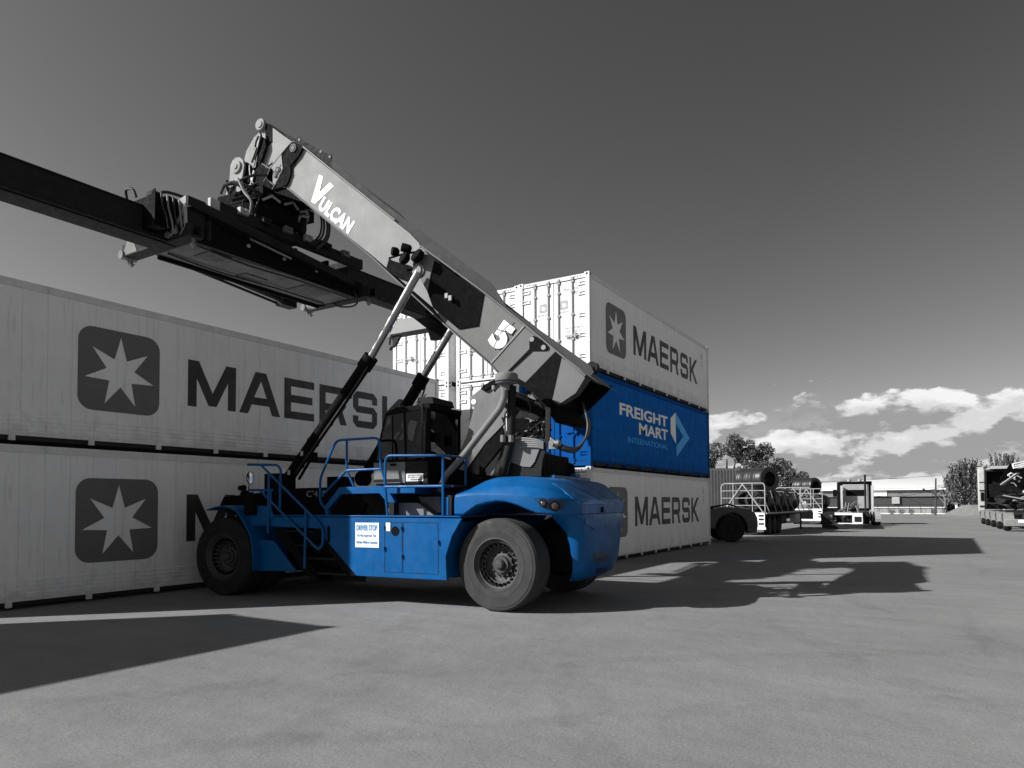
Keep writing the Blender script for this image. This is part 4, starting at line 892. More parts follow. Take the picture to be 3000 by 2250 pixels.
for pts in (((1370, 515), (1310, 530), (1135, 735), (935, 990), (870, 1150), (810, 1240)), ((1130, 740), (1155, 1010), (970, 1380)), ((860, 1180), (990, 1300)), ((850, 1000), (930, 800)), ((780, 915), (930, 1010))):
    b.tube([P(*q, x=xx) for q in Zk(pts)], 0.010, 6)
b.build('flange_glint', boomA, boom)  # sun glints along the flange drawn as thin light-grey tubes
for u, v, r_ in ((1350, 640, 0.09), (1070, 1030, 0.075), (1030, 1140, 0.05)):
    p = P(*Zk([(u, v)])[0], x=-0.56); b = MB(); b.lathe([(r_, -0.02), (r_, 0.02), (r_*0.7, 0.03), (r_*0.5, 0.0), (r_*0.5, 0.03), (0.01, 0.03)], p, (-1, 0, 0), 18); b.build('guide_roller', towerg, boom)
b = MB()
for pts in (((745, 345), (770, 430), (725, 600), (670, 800), (640, 940)), ((725, 420), (680, 520), (660, 620)), ((700, 620), (650, 760), (600, 900)), ((565, 950), (570, 1090), (600, 1230), (560, 1350)), ((640, 1040), (610, 1200), (640, 1300), (680, 1420)), ((600, 1230), (700, 1400), (780, 1480))):
    b.tube(hose([P(*q, x=-0.48) for q in Zk(pts)], 0)[0], 0.022, 6)
b.build('head_hose', hosem, boom)
b = MB(); b.px(Zk([(835, 460), (850, 600), (760, 880), (720, 950), (660, 1000), (740, 520), (770, 420)]), -0.46, -0.40); b.build('head_link', blk, boom)
b = MB()
for pts in (((750, 420), (720, 560), (700, 640)), ((660, 860), (625, 1000)), ((650, 1050), (610, 1230)), ((640, 650), (600, 640))):
    b.tube([P(*q, x=-0.50) for q in Zk(pts)], 0.014, 6)
b.build('hose_fitting', ironm, boom)
# hanger link and rotator
rot = MB(); rot.px(Zk([(215, 950), (250, 860), (310, 805), (380, 800), (440, 850), (462, 950), (440, 1100), (400, 1270), (410, 1340), (450, 1325), (545, 1290), (570, 1360), (550, 1500), (230, 1620), (190, 1590), (95, 1560), (190, 1300), (200, 1150)]), -0.50, -0.44)
A = [P(a, q, x=-0.50) for a, q in Zk([(215, 950), (250, 860), (310, 805), (380, 800), (440, 850), (462, 950), (440, 1100), (400, 1270), (410, 1340), (550, 1300), (570, 1360), (550, 1500), (230, 1620), (95, 1560), (190, 1300), (200, 1150)])]
rot.pr([(0.50, p.y, p.z) for p in A], [(0.44, p.y, p.z) for p in A]); rotator = rot.build('rotator', boomA, S, 0.005)
for (u, v, r_) in ((325, 980, 0.15), (240, 1355, 0.11)):
    p = P(*Zk([(u, v)])[0], x=-0.50); b = MB(); b.lathe([(r_, -0.02), (r_, 0.035), (r_*0.93, 0.04), (r_*0.4, 0.04), (r_*0.4, 0.06), (0.001, 0.06)], p, (-1, 0, 0), 28); b.cyl((-0.45, p.y, p.z), (0.45, p.y, p.z), r_*0.7); b.build('hanger_pin', boomA, rotator)
b = MB(); b.px(Zk([(440, 860), (500, 910), (575, 955), (590, 1250), (545, 1255), (440, 1250), (400, 1280), (450, 1060)]), -0.42, 0.42); b.build('hanger_block', blk, rotator)
b = MB(); C0 = Vector((0.0, 7.0, 8.35)); b.lathe([(0.9, -0.22), (0.95, 0.0), (0.95, 0.12), (0.75, 0.16), (0.7, 0.42), (0.3, 0.5)], C0, (0, 0, 1), 44); b.box(-0.75, 0.9, 6.3, 7.7, 8.60, 8.86); b.build('slew_ring', blk, rotator, 0.006)
b = MB()
for i in range(14):
    a0 = rnd.uniform(0, 6.28); rr_ = rnd.uniform(0.45, 1.1); z_ = rnd.uniform(8.45, 9.05)
    b.tube([C0+Vector((math.cos(a0+t*0.3)*rr_, math.sin(a0+t*0.3)*rr_*0.8, z_-8.35+0.12*math.sin(t))) for t in range(9)], 0.03, 6)
for i in range(5):
    x_ = rnd.uniform(-0.5, 0.7); b.tube(hose([(x_, 6.6, 9.1+rnd.uniform(-.2, .2)), (x_+0.3, 6.2, 9.05), (x_+0.6, 5.9, 8.7), (x_+0.65, 5.9, 8.2), (x_+0.5, 6.1, 7.9)], 0)[0], 0.028, 6)
b.build('hose_bundle', hosem, rotator)
b = MB()
for u, v in ((1060, 1090), (880, 700), (450, 260), (1200, 900), (950, 760)):
    pass
for i in range(6):
    a0 = -2.4+i*0.5; b.tube([C0+Vector((math.cos(a0)*0.96, math.sin(a0)*0.96, 0.2)), C0+Vector((math.cos(a0+.2)*1.0, math.sin(a0+.2)*1.0, 0.3)), C0+Vector((math.cos(a0+.4)*0.96, math.sin(a0+.4)*0.96, 0.22))], 0.03, 6)
b.build('hose_elbow', ironm, rotator)

# ------------------------------------------------------------------ lift cylinders
for sx, (ba, gl) in ((-1, ((838, 1412), (1083, 1052))), (1, ((1064, 1402), (1238, 1108)))):
    X = sx*0.97 if sx < 0 else 0.90
    base = P(*ba, x=X); g_ = P(*gl, x=X)
    tip = P(1226, 797, x=-0.97) if sx < 0 else P(1335, 985, x=0.90)
    if sx > 0: d_ = (g_-base); tip = base+d_.normalized()*((P(1226, 797, x=-0.97)-P(838, 1412, x=-0.97)).length)
    b = MB(); d_ = (g_-base); b.tube([base, g_], 0.120, 24); b.tube([g_-d_.normalized()*0.22, g_+d_.normalized()*0.06], 0.15, 24); b.lathe([(0.17, -0.10), (0.17, 0.10)], base, (1, 0, 0), 24)
    for t in (0.15, 0.33, 0.5, 0.72): b.tube([base+d_*t, base+d_*(t+0.012)], 0.132, 20)
    cy = b.build('lift_cylinder', blk, S)
    b = MB(); b.tube([g_+d_.normalized()*0.05, tip], 0.078, 24); b.build('cylinder_rod', chrome, cy)
    b = MB(); off = Vector((sx*0.10, -0.11, -0.08)); b.tube(hose([base+d_*0.1+off, base+d_*0.3+off*1.1, base+d_*0.6+off*1.25, base+d_*0.85+off*1.2, g_+off*0.6], 0)[0], 0.018, 6); b.tube([base+d_*0.15+off*1.4, base+d_*0.9+off*1.4], 0.012, 6); b.build('cylinder_hose', hosem, cy)
    for t in (0.08, 0.24):
        q = base+d_*t+Vector((sx*0.123, -0.02, 0)); b = MB(); b.box(q.x-0.004, q.x+0.004, q.y-0.035, q.y+0.035, q.z-0.05, q.z+0.05); b.build('cylinder_tag', ironm, cy)
    b = MB(); q = base+d_*0.2+Vector((0, -0.25, 0.0)); b.box(q.x-0.1, q.x+0.1, q.y-0.08, q.y+0.08, q.z-0.05, q.z+0.12); b.tube([q, base+Vector((0, -0.35, 0.05))], 0.03, 8); b.build('cylinder_valve', blk, cy)
b = MB(); b.box(-1.2, -0.75, 5.3, 5.75, 1.5, 2.45); b.box(0.75, 1.2, 5.3, 5.75, 1.5, 2.45); b.build('cylinder_foot', blk, S, 0.01)

# mirror and front lamps
b = MB(); p = P(733, 1400, x=-1.85); b.lathe([(0.02, -0.02), (0.10, -0.015), (0.125, 0.0), (0.125, 0.015), (0.11, 0.02)], p, (-0.35, -0.93, 0.05), 24); b.tube([P(727, 1418, x=-1.85), P(725, 1445, x=-1.85), P(728, 1480, x=-1.85)], 0.014); 
mir = b.build('mirror', blk, S)
b = MB(); b.lathe([(0.108, 0.021), (0.001, 0.024)], p, (-0.35, -0.93, 0.05), 24); b.build('mirror_glass', mat('mirror silver', 0.8, 0.05, metal=1.0, var=0.02), mir)
mir.location = p; 
for o_ in (mir,)+tuple(mir.children):
    for v in o_.data.vertices: v.co = Vector(((v.co.x-p.x)*0.62, (v.co.y-p.y)*0.62, (v.co.z-p.z) if v.co.z > p.z-0.13 else (v.co.z-p.z)))
for u, v in ((708, 1430), (715, 1446), (724, 1452)):
    p = P(u, v, x=-1.8); b = MB(); b.cyl(p+Vector((0, -0.07, 0)), p+Vector((0, 0.06, 0)), 0.065, 0.05, n=14); b.build('front_lamp', blk, S)
b = MB(); p = P(734, 1476, x=-1.93); b.box(-1.98, -1.86, p.y-0.13, p.y+0.13, p.z-0.22, p.z+0.18); b.cyl((-1.92, p.y, p.z+0.18), (-1.92, p.y, p.z+0.23), 0.05); b.build('lubricant_box', blk, S, 0.012)

# ------------------------------------------------------------------ spreader (square to the containers)
def M(x, y, z): return W2M((x, y, z))
class WB(MB):                                # builds in world axes, stores in machine axes
    def conv(s): s.v = [tuple(W2M(v)) for v in s.v]; return s
def wbuild(b, name, m_, parent, bv=0.0): b.v = [tuple(W2M(v)) for v in b.v]; return b.build(name, m_, parent, bv)
b = MB()
for y in (12.70, 13.78): b.box(8.95, 13.3, y, y+0.16, 7.86, 8.10)
for x in (8.97, 11.0, 13.0): b.box(x, x+0.22, 12.87, 13.77, 7.90, 8.06)
b.box(10.1, 11.6, 12.85, 13.8, 8.06, 8.24)
spreader = wbuild(b, 'spreader', dkpaint, S, 0.008)
b = MB(); b.box(8.80, 9.02, 12.60, 12.69, 7.78, 8.06); wbuild(b, 'side_shift_end', ironm, spreader, 0.006)
b = MB(); b.box(8.78, 8.95, 13.0, 13.6, 7.82, 8.02); wbuild(b, 'side_shift_end', dkpaint, spreader, 0.006)
b = MB(); b.box(8.35, 13.10, 12.52, 12.60, 7.06, 7.42); b.box(8.35, 13.10, 13.90, 13.98, 7.06, 7.42); b.box(8.40, 13.05, 12.60, 13.90, 7.05, 7.09)
b.box(8.35, 13.1, 13.20, 13.27, 7.09, 7.42)
for x in (9.3, 10.3, 11.3, 12.3): b.box(x, x+0.07, 12.95, 13.15, 7.42, 7.86)
wbuild(b, 'main_frame', blk, spreader, 0.008)
b = MB(); b.pr([(8.20, 12.44, 7.62), (8.20, 12.44, 7.84), (12.75, 12.44, 7.42), (12.75, 12.44, 7.22)], [(8.20, 12.62, 7.62), (8.20, 12.62, 7.84), (12.75, 12.62, 7.42), (12.75, 12.62, 7.22)])
b.pr([(8.20, 12.34, 7.60), (8.20, 12.34, 7.62), (12.75, 12.34, 7.22), (12.75, 12.34, 7.20)], [(8.20, 12.66, 7.60), (8.20, 12.66, 7.62), (12.75, 12.66, 7.22), (12.75, 12.66, 7.20)]); wbuild(b, 'tie_beam', dkpaint, spreader, 0.006)
b = MB(); b.box(8.42, 12.95, 12.62, 13.88, 7.02, 7.048)
for x in (9.55, 10.95): b.box(x, x+0.03, 12.66, 13.1, 7.012, 7.0195)
wbuild(b, 'belly_plate', mat('belly grey', 0.085, 0.7, var=0.25, scale=2, streak=0.2), spreader)
def end_beam(x, y0, y1, name='end_beam', z0=7.0):
    b = MB(); b.box(x, x+0.30, y0, y1, z0, z0+0.03); b.box(x+0.02, x+0.06, y0, y1, z0+0.03, z0+0.26); b.box(x+0.24, x+0.28, y0, y1, z0+0.03, z0+0.26)
    o = wbuild(b, name, towerg if False else dkpaint, spreader, 0.006)
    b = MB(); b.pr([(x+0.01, y1-0.02, z0+0.03), (x+0.01, y1-0.55, z0+0.03), (x+0.01, y1-0.42, z0+0.30), (x+0.01, y1-0.26, z0+0.42)], [(x+0.02, y1-0.02, z0+0.03), (x+0.02, y1-0.55, z0+0.03), (x+0.02, y1-0.42, z0+0.30), (x+0.02, y1-0.26, z0+0.42)])
    b.cyl((x-0.03, y1-0.02, z0+0.05), (x+0.3, y1-0.02, z0+0.05), 0.09, n=16); b.cyl((x+0.15, y1-0.05, z0-0.10), (x+0.15, y1-0.05, z0+0.02), 0.04)
    wbuild(b, 'end_gusset', boomB, spreader, 0.003)
    for yy in (y1-0.12, y0+0.12):
        b = MB(); b.cyl((x+0.15, yy, z0-0.12), (x+0.15, yy, z0), 0.035, n=10); b.pr([(x+0.09, yy-0.05, z0-0.12), (x+0.21, yy-0.05, z0-0.12), (x+0.15, yy-0.03, z0-0.2)], [(x+0.09, yy+0.05, z0-0.12), (x+0.21, yy+0.05, z0-0.12), (x+0.15, yy+0.03, z0-0.2)]); wbuild(b, 'twistlock', steel, spreader)
end_beam(8.12, 12.25, 14.62); end_beam(12.92, 12.15, 14.50); end_beam(16.45, 12.05, 14.62)
# left end tower boxes
b = MB(); b.box(7.64, 7.90, 12.66, 13.58, 7.12, 7.72); b.box(7.60, 7.62, 12.56, 12.66, 7.12, 7.78); b.box(7.92, 8.18, 12.7, 13.5, 7.2, 7.8); wbuild(b, 'end_housing', blk, spreader, 0.012)
b = MB(); b.pr([(8.19, 12.50, 7.30), (8.19, 12.50, 7.85), (8.19, 12.95, 7.80), (8.19, 12.95, 7.45), (8.19, 12.60, 7.12)], [(8.22, 12.50, 7.30), (8.22, 12.50, 7.85), (8.22, 12.95, 7.80), (8.22, 12.95, 7.45), (8.22, 12.60, 7.12)]); wbuild(b, 'end_plate', boomA, spreader, 0.006)
b = MB(); b.box(8.22, 8.62, 12.47, 12.66, 7.12, 7.86); b.cyl((8.66, 12.45, 7.1), (8.66, 12.45, 7.5), 0.05); wbuild(b, 'guide_column', dkpaint, spreader, 0.03)
b = MB(); b.tube([(8.15, 12.46, 7.62), (8.17, 12.46, 7.2), (8.17, 12.6, 7.08)], 0.035, 8); b.tube([(8.15, 12.50, 7.55), (8.15, 12.9, 7.1)], 0.03, 8); b.cyl((8.10, 12.75, 7.2), (8.16, 12.75, 7.2), 0.09); b.cyl((8.10, 12.98, 7.14), (8.16, 12.98, 7.14), 0.07); wbuild(b, 'lock_linkage', ironm, spreader)
b = MB(); b.tube(hose([(7.65, 13.6, 7.82), (7.6, 13.55, 7.98), (7.62, 13.35, 7.95), (7.66, 13.3, 7.8)], 0)[0], 0.03, 6); b.tube(hose([(8.0, 13.2, 7.85), (8.1, 13.1, 8.02), (8.4, 12.9, 7.98), (8.6, 12.7, 7.85)], 0)[0], 0.03, 6); b.tube(hose([(12.7, 12.6, 7.3), (12.9, 12.5, 7.0), (13.0, 12.7, 6.85), (13.0, 13.2, 6.9), (12.95, 13.6, 7.1)], 0)[0], 0.025, 6)
for k in range(6): b.tube(hose([(12.9, 14.2+k*0.04, 7.35), (12.86, 14.25+k*0.04, 7.0+0.05*k), (12.9, 14.0-k*0.05, 6.95), (12.95, 13.75, 7.1)], 0)[0], 0.02, 6)
wbuild(b, 'spreader_hose', hosem, spreader)
b = MB(); b.box(7.66, 7.86, 12.75, 12.95, 7.73, 7.82); wbuild(b, 'sensor_box', dkpaint, spreader, 0.01)
def arm(x0, x1, y0, y1, z0, z1):
    b = MB(); b.box(x0, x1, y0+0.03, y1-0.03, z0+0.06, z1-0.03); b.box(x0, x1, y0, y1, z1-0.029, z1); b.box(x0, x1, y0-0.03, y1+0.03, z0+0.03, z0+0.059)
    b.box(x0, x1, y0+0.05, y1-0.05, z0, z0+0.029); return wbuild(b, 'telescopic_arm', dkpaint, spreader, 0.004)
arm(4.35, 8.35, 13.02, 13.62, 6.98, 7.58); arm(12.6, 16.5, 12.50, 13.0, 7.16, 7.72)
end_beam(4.12, 12.15, 14.5)
b = MB(); b.pr([(15.7, 12.48, 7.18), (15.7, 12.48, 7.66), (16.5, 12.48, 7.66), (16.9, 12.48, 7.35), (16.75, 12.48, 6.72), (16.5, 12.48, 6.68), (16.35, 12.48, 7.0)], [(15.7, 13.02, 7.18), (15.7, 13.02, 7.66), (16.5, 13.02, 7.66), (16.9, 13.02, 7.35), (16.75, 13.02, 6.72), (16.5, 13.02, 6.68), (16.35, 13.02, 7.0)]); wbuild(b, 'arm_head', blk, spreader, 0.01)
b = MB(); b.box(16.42, 16.45, 12.1, 14.2, 7.05, 7.46); b.pr([(16.42, 14.2, 7.05), (16.42, 14.55, 7.05), (16.42, 14.3, 7.38), (16.42, 14.2, 7.46)], [(16.45, 14.2, 7.05), (16.45, 14.55, 7.05), (16.45, 14.3, 7.38), (16.45, 14.2, 7.46)]); wbuild(b, 'end_web', boomA, spreader)
b = MB(); b.pr([(16.5, 14.45, 7.0), (16.5, 14.2, 7.0), (16.5, 14.4, 6.72), (16.5, 14.52, 6.66)], [(16.6, 14.45, 7.0), (16.6, 14.2, 7.0), (16.6, 14.4, 6.72), (16.6, 14.52, 6.66)]); b.cyl((16.5, 14.52, 6.66), (16.5, 14.6, 6.6), 0.05); b.cyl((16.5, 14.6, 6.95), (16.5, 14.62, 6.75), 0.03); wbuild(b, 'corner_guide', dkpaint, spreader)
b = MB(); b.tube([(8.75, 14.25, 7.30), (12.2, 14.2, 6.96)], 0.07, 10); b.tube([(8.75, 14.38, 7.22), (12.0, 14.33, 6.90)], 0.035, 8); b.box(11.9, 12.35, 14.08, 14.36, 6.84, 7.06); wbuild(b, 'telescope_cylinder', dkpaint, spreader, 0.0)
b = MB(); b.tube([(9.6, 12.40, 7.42), (10.7, 12.40, 7.32)], 0.03, 8); wbuild(b, 'tie_rod', chrome, spreader)
b = MB(); b.lathe([(0.16, -0.03), (0.2, 0), (0.16, 0.03)], (12.2, 12.9, 8.10), (0.2, 1, 0), 20); b.lathe([(0.12, -0.08), (0.15, 0), (0.12, 0.08)], (12.0, 12.9, 8.12), (0.2, 1, 0), 20); b.cyl((13.28, 12.75, 8.06), (13.28, 12.9, 8.1), 0.07); wbuild(b, 'hose_reel', blk, spreader)
q_ = random.Random(42)
for i in range(9):
    x_ = 9.9+q_.random()*2.0; y_ = 12.75+q_.random()*0.9
    b = MB(); b.tube(hose([(x_, y_, 8.1), (x_+q_.uniform(-.3, .3), y_-0.25, 8.35+q_.random()*0.3), (x_+q_.uniform(-.4, .5), y_-0.1, 8.6), (x_+q_.uniform(-.3, .6), y_+0.1, 8.95)], 0)[0], q_.choice((0.02, 0.028, 0.034)), 6); wbuild(b, 'rotator_hose', hosem if i % 3 else hosel, spreader)
for i in range(6):
    x_ = 9.5+i*0.6; b = MB(); b.box(x_, x_+0.22, 12.58, 12.69, 7.98, 8.12); b.cyl((x_+0.11, 12.56, 8.05), (x_+0.11, 12.50, 8.05), 0.035, n=10); wbuild(b, 'valve_box', (ironm, dkpaint, towerg)[i % 3], spreader, 0.008)
for i in range(5):
    x_ = 8.7+i*0.95; b = MB(); b.cyl((x_, 12.49, 7.30), (x_, 12.53, 7.30), 0.04, n=10); wbuild(b, 'frame_bolt', ironm, spreader)
for i in range(4):
    b = MB(); b.tube(hose([(7.75+i*0.12, 12.60, 7.75), (7.72+i*0.12, 12.52, 7.5), (7.8+i*0.1, 12.50, 7.25), (7.9+i*0.1, 12.6, 7.12)], 0)[0], 0.018, 6); wbuild(b, 'spreader_hose', hosel if i % 2 else hosem, spreader)
b = MB(); b.tube(hose([(8.9, 13.9, 8.1), (9.3, 14.0, 8.35), (10.2, 14.0, 8.3), (10.9, 13.9, 8.5)], 0)[0], 0.04, 8); wbuild(b, 'rotator_hose', hosem, spreader)
for x0_, x1_, y0_, y1_ in ((8.9, 9.4, 12.7, 13.3), (10.2, 10.8, 13.3, 13.8), (11.5, 12.3, 12.8, 13.5)):
    b = MB(); b.box(x0_, x1_, y0_, y1_, 7.0, 7.018); wbuild(b, 'cover_plate', mat('belly dark', 0.045, 0.7, var=0.3, scale=3), spreader, 0.003)
for y_ in (12.66, 13.56): b = MB(); b.tube(hose([(8.5, y_, 6.99), (9.8, y_+0.08, 6.97), (11.2, y_-0.03, 6.97), (12.8, y_+0.05, 6.99)], 0)[0], 0.022, 6); wbuild(b, 'spreader_hose', hosem, spreader)
b = MB(); b.tube([(8.5, 13.9, 6.98), (12.9, 13.9, 6.98)], 0.05, 6); wbuild(b, 'slide_rail', blk, spreader)
# pale plate between beams
b = MB(); b.box(9.35, 9.85, 12.66, 12.68, 7.55, 7.72); wbuild(b, 'pale_bracket', boomA, spreader)

# ================================================================== BACKGROUND
def Bx(b, T, *a):                       # box in a turned frame T
    n = len(b.v); b.box(*a); b.v[n:] = [tuple(T @ Vector(v)) for v in b.v[n:]]; return b
# ---- heavy forklift half hidden behind the right stack, tail towards us
p = at(2122, 33.5)
fl = thing('heavy_forklift', 'dark heavy forklift with rounded tail parked behind the right container stack', 'forklift', (p.x, p.y, 0), 0)
hx = Vector((math.sin(YAW), -math.cos(YAW), 0))      # roughly across our view
T = Matrix(((hx.x, -hx.y, 0, 0), (hx.y, hx.x, 0, 0), (0, 0, 1, 0), (0, 0, 0, 1)))
def tb(b): b.v = [tuple(T @ Vector(v)) for v in b.v]; return b
b = MB(); pts = []
arch = [(0.74*math.cos(R(a))+0.0, 0.62+0.74*math.sin(R(a))) for a in range(-10, 191, 15)]
outl = [(1.15, 0.42), (1.22, 0.75), (1.20, 1.10), (1.08, 1.36), (0.6, 1.55), (-0.2, 1.62), (-0.75, 1.52), (-1.6, 1.50), (-3.2, 1.5), (-3.2, 0.8), (-0.8, 0.6)]
b.pr([(x, -1.0, z) for x, z in outl[:-1]+[(-0.78, 0.62)]+list(reversed(arch))+[(0.76, 0.42)]], [(x, -0.6, z) for x, z in outl[:-1]+[(-0.78, 0.62)]+list(reversed(arch))+[(0.76, 0.42)]])
b.pr([(x, -0.6, z) for x, z in outl[:-1]], [(x, 1.2, z) for x, z in outl[:-1]])
tb(b).build('body', mat('forklift grey', 0.06, 0.5, var=0.2), fl, 0.03)
b = MB(); b.lathe([(0.3, -0.2), (0.58, -0.22), (0.62, -0.15), (0.62, 0.15), (0.58, 0.22), (0.3, 0.2)], (0, -0.85, 0.62), (0, -1, 0), 36); w_ = tb(b).build('wheel', rubber_dk, fl)
b = MB(); b.lathe([(0.30, 0.19), (0.24, 0.1), (0.12, 0.1), (0.1, 0.2), (0.001, 0.2)], (0, -0.85, 0.62), (0, -1, 0), 28); tb(b).build('rim', rimm, w_)
b = MB(); b.lathe([(0.3, -0.2), (0.58, -0.22), (0.62, -0.15), (0.62, 0.15), (0.58, 0.22), (0.3, 0.2)], (0.15, 1.3, 0.62), (0, -1, 0), 36); tb(b).build('wheel', rubber_dk, fl)
b = MB(); b.box(-1.9, -0.7, -0.5, 0.9, 1.5, 1.62); b.tube([(-1.0, -0.9, 1.6), (-0.1, -0.9, 1.75), (0.3, -0.9, 1.62)], 0.04); tb(b).build('deck_cover', blk, fl, 0.01)

# ---- flatbed trailers with wire coils
def gate(b, y0, y1, z0, z1, x, r=0.035):
    c_ = 0.18
    b.tube([(x, y0, z0), (x, y0, z1-c_), (x, y0+c_*0.3, z1-c_*0.3), (x, y0+c_, z1), (x, y1-c_, z1), (x, y1-c_*0.3, z1-c_*0.3), (x, y1, z1-c_), (x, y1, z0), (x, y0, z0)], r, 6)
    for k in range(1, 4): z = z0+(z1-z0)*k/4; b.tube([(x, y0, z), (x, y1, z)], r*0.7, 6)
    for k in (0.28, 0.72): y = y0+(y1-y0)*k; b.tube([(x-0.02, y, z0), (x-0.02, y, z1)], r*0.8, 6)
    ym = (y0+y1)/2; b.tube([(x-0.04, y0+0.08, z0), (x-0.04, ym, z1-0.05)], r, 6); b.tube([(x-0.04, y1-0.08, z0), (x-0.04, ym, z1-0.05)], r, 6)
def coil(x, y, z, r, w, ax, label, group='wire coils loaded on the flatbed trailers', seed=1):
    q = random.Random(seed); b = MB(); prof = [(r*0.62, -w/2)]
    n = 40
    for i in range(n+1): h = -w/2+w*i/n; prof.append((r*(1+0.03*math.sin(i*0.45+seed)+q.uniform(-.022, .022)), h))
    prof.append((r*0.62, w/2)); b.lathe(prof, (0, 0, 0), ax, 30, False); b.lathe([(r*0.62, w/2), (r*0.60, 0.0), (r*0.62, -w/2)], (0, 0, 0), ax, 30, False); o = b.mesh('coil', coilm)
    t = link('wire_coil', o); t.location = (x, y, z); tag(t, label, 'wire coil', group)
    b = MB()
    A_ = Vector(ax); u = A_.orthogonal().normalized(); w2 = A_.cross(u)
    for a in (0.3, 1.9, 3.4, 5.0):
        c_ = (u*math.cos(a)+w2*math.sin(a)); b.tube([c_*r*0.6-A_*w*0.53, c_*r*1.06-A_*w*0.53, c_*r*1.07, c_*r*1.06+A_*w*0.53, c_*r*0.6+A_*w*0.53], 0.03, 5)
    b.build('strap', rimm, t)
def trailer(px, depth, rz, L_, label, gates=(0.0,), rear=True, deck=1.25, wid=2.5):
    """origin at the rear left corner, local +X runs along the deck, away"""
    p = at(px, depth); t = thing('flatbed_trailer', label, 'trailer', (p.x, p.y, 0), rz, 'flatbed trailers parked in the yard')
    b = MB(); b.box(0, L_, 0, wid, deck-0.10, deck); b.box(0.2, L_, 0.75, 0.95, deck-0.5, deck-0.1); b.box(0.2, L_, wid-0.95, wid-0.75, deck-0.5, deck-0.1); b.build('deck', dkpaint, t, 0.01)
    for g_ in gates: b = MB(); gate(b, 0.05, wid-0.05, deck, deck+1.65, g_); b.build('headboard_gate', ironm, t)
    if rear:
        b = MB(); b.box(-0.10, -0.02, 0.05, 0.75, 0.42, deck-0.02); b.box(-0.10, -0.02, wid-0.75, wid-0.05, 0.42, deck-0.02); b.box(-0.09, -0.02, 0.75, wid-0.75, deck-0.25, deck-0.02); b.box(-0.12, 0.0, 0.0, wid, 0.32, 0.45); b.build('rear_panel', white, t, 0.01)
        for y in (0.12, wid-0.38):
            for z in (0.6, 0.85, 1.05): b = MB(); b.box(-0.125, -0.105, y, y+0.26, z, z+0.09); b.build('tail_light', dkpaint, t)
        b = MB(); b.box(-0.05, 0.1, 0.8, wid-0.8, 0.45, deck-0.26); b.build('chassis_end', blk, t)
    for k in range(3):
        for y in (0.05, wid-0.3):
            x_ = 1.1+k*1.25; b = MB(); b.lathe([(0.2, -0.12), (0.45, -0.14), (0.5, -0.1), (0.5, 0.1), (0.45, 0.14), (0.2, 0.12)], (x_, y+0.13, 0.5), (0, -1, 0), 24); b.build('wheel', rubber_dk, t)
            b = MB(); b.lathe([(0.55, -0.14), (0.58, -0.14), (0.58, 0.14), (0.55, 0.14)], (x_, y+0.13, 0.52), (0, -1, 0), 24); b.v = [v for v in b.v]
    b = MB(); b.cyl((L_-2.2, 0.4, 0), (L_-2.2, 0.4, deck-0.1), 0.06); b.build('landing_leg', dkpaint, t); b = MB(); b.cyl((L_-2.2, wid-0.4, 0), (L_-2.2, wid-0.4, deck-0.1), 0.06); b.build('landing_leg', dkpaint, t)
    return t, p
def tloc(p, rz, x, y, z): return (p.x+math.cos(rz)*x-math.sin(rz)*y, p.y+math.sin(rz)*x+math.cos(rz)*y, z)
rz = R(-1.0)
t1, p1 = trailer(2243, 39.0, rz, 14.0, 'flatbed trailer nearest us with tall wire gates at both ends, loaded with coils', (0.0, 13.8))
dA = (math.cos(rz), math.sin(rz), 0); dB = (-math.sin(rz), math.cos(rz), 0)
for i, x_ in enumerate((1.5, 3.4, 5.3, 7.3, 9.4, 11.6)):
    X_ = tloc(p1, rz, x_, 1.25, 1.25+0.72); nm = ('nearest the gate', 'second from the near gate', 'third from the near gate', 'fourth from the near gate', 'fifth from the near gate', 'farthest of the row')[i]
    coil(*X_, 0.74, 1.3, dA, 'dark wire coil standing on the nearest flatbed, '+nm, seed=i)
X_ = tloc(p1, rz, 3.4, 1.3, 1.25+1.40+0.55); coil(*X_, 0.72, 2.1, (dA[0]*0.5+dB[0]*0.8, dA[1]*0.5+dB[1]*0.8, 0), 'big loose wire coil lying on top of the nearest trailer load', seed=9)
rz2 = R(1.0)
t2, p2 = trailer(2410, 58.0, rz2, 12.5, 'flatbed trailer with a white tail panel standing behind the nearest one', (0.0,), deck=1.3)
for i, x_ in enumerate((2.2, 3.8, 5.4, 7.0)):
    X_ = tloc(p2, rz2, x_, 0.9, 1.3+0.6); coil(*X_, 0.6, 1.2, (1, 0, 0), 'dark wire coil on the second flatbed, '+('closest to its gate', 'second from its gate', 'third from its gate', 'last of its row')[i], seed=20+i)
X_ = tloc(p2, rz2, 2.6, 1.6, 1.3+1.2+0.72); coil(*X_, 0.72, 1.9, (0.5, 0.85, 0), 'upper wire coil lying on the second flatbed load', seed=31)
b = MB()
for i in range(7): b.tube([(1.0+i*1.7, 0.02, 1.2), (1.0+i*1.7, 0.35, 2.1+0.4*(i % 2)), (1.3+i*1.7, 1.9, 2.5), (1.4+i*1.7, 2.48, 1.2)], 0.03, 5)
b.build('load_chain', hosel, t1)
b = MB(); b.box(3.6, 5.2, -0.02, 0.3, 0.55, 1.05); b.build('tool_box', dkpaint, t1, 0.02)
b = MB(); b.box(8.2, 9.6, 0.02, 0.4, 0.5, 1.1); b.build('spare_wheel_rack', ironm, t1, 0.02)
b = MB(); b.tube([(0.0, 0.0, 1.22), (14.0, 0.0, 1.22)], 0.05, 6); b.build('side_rail', ironm, t1)
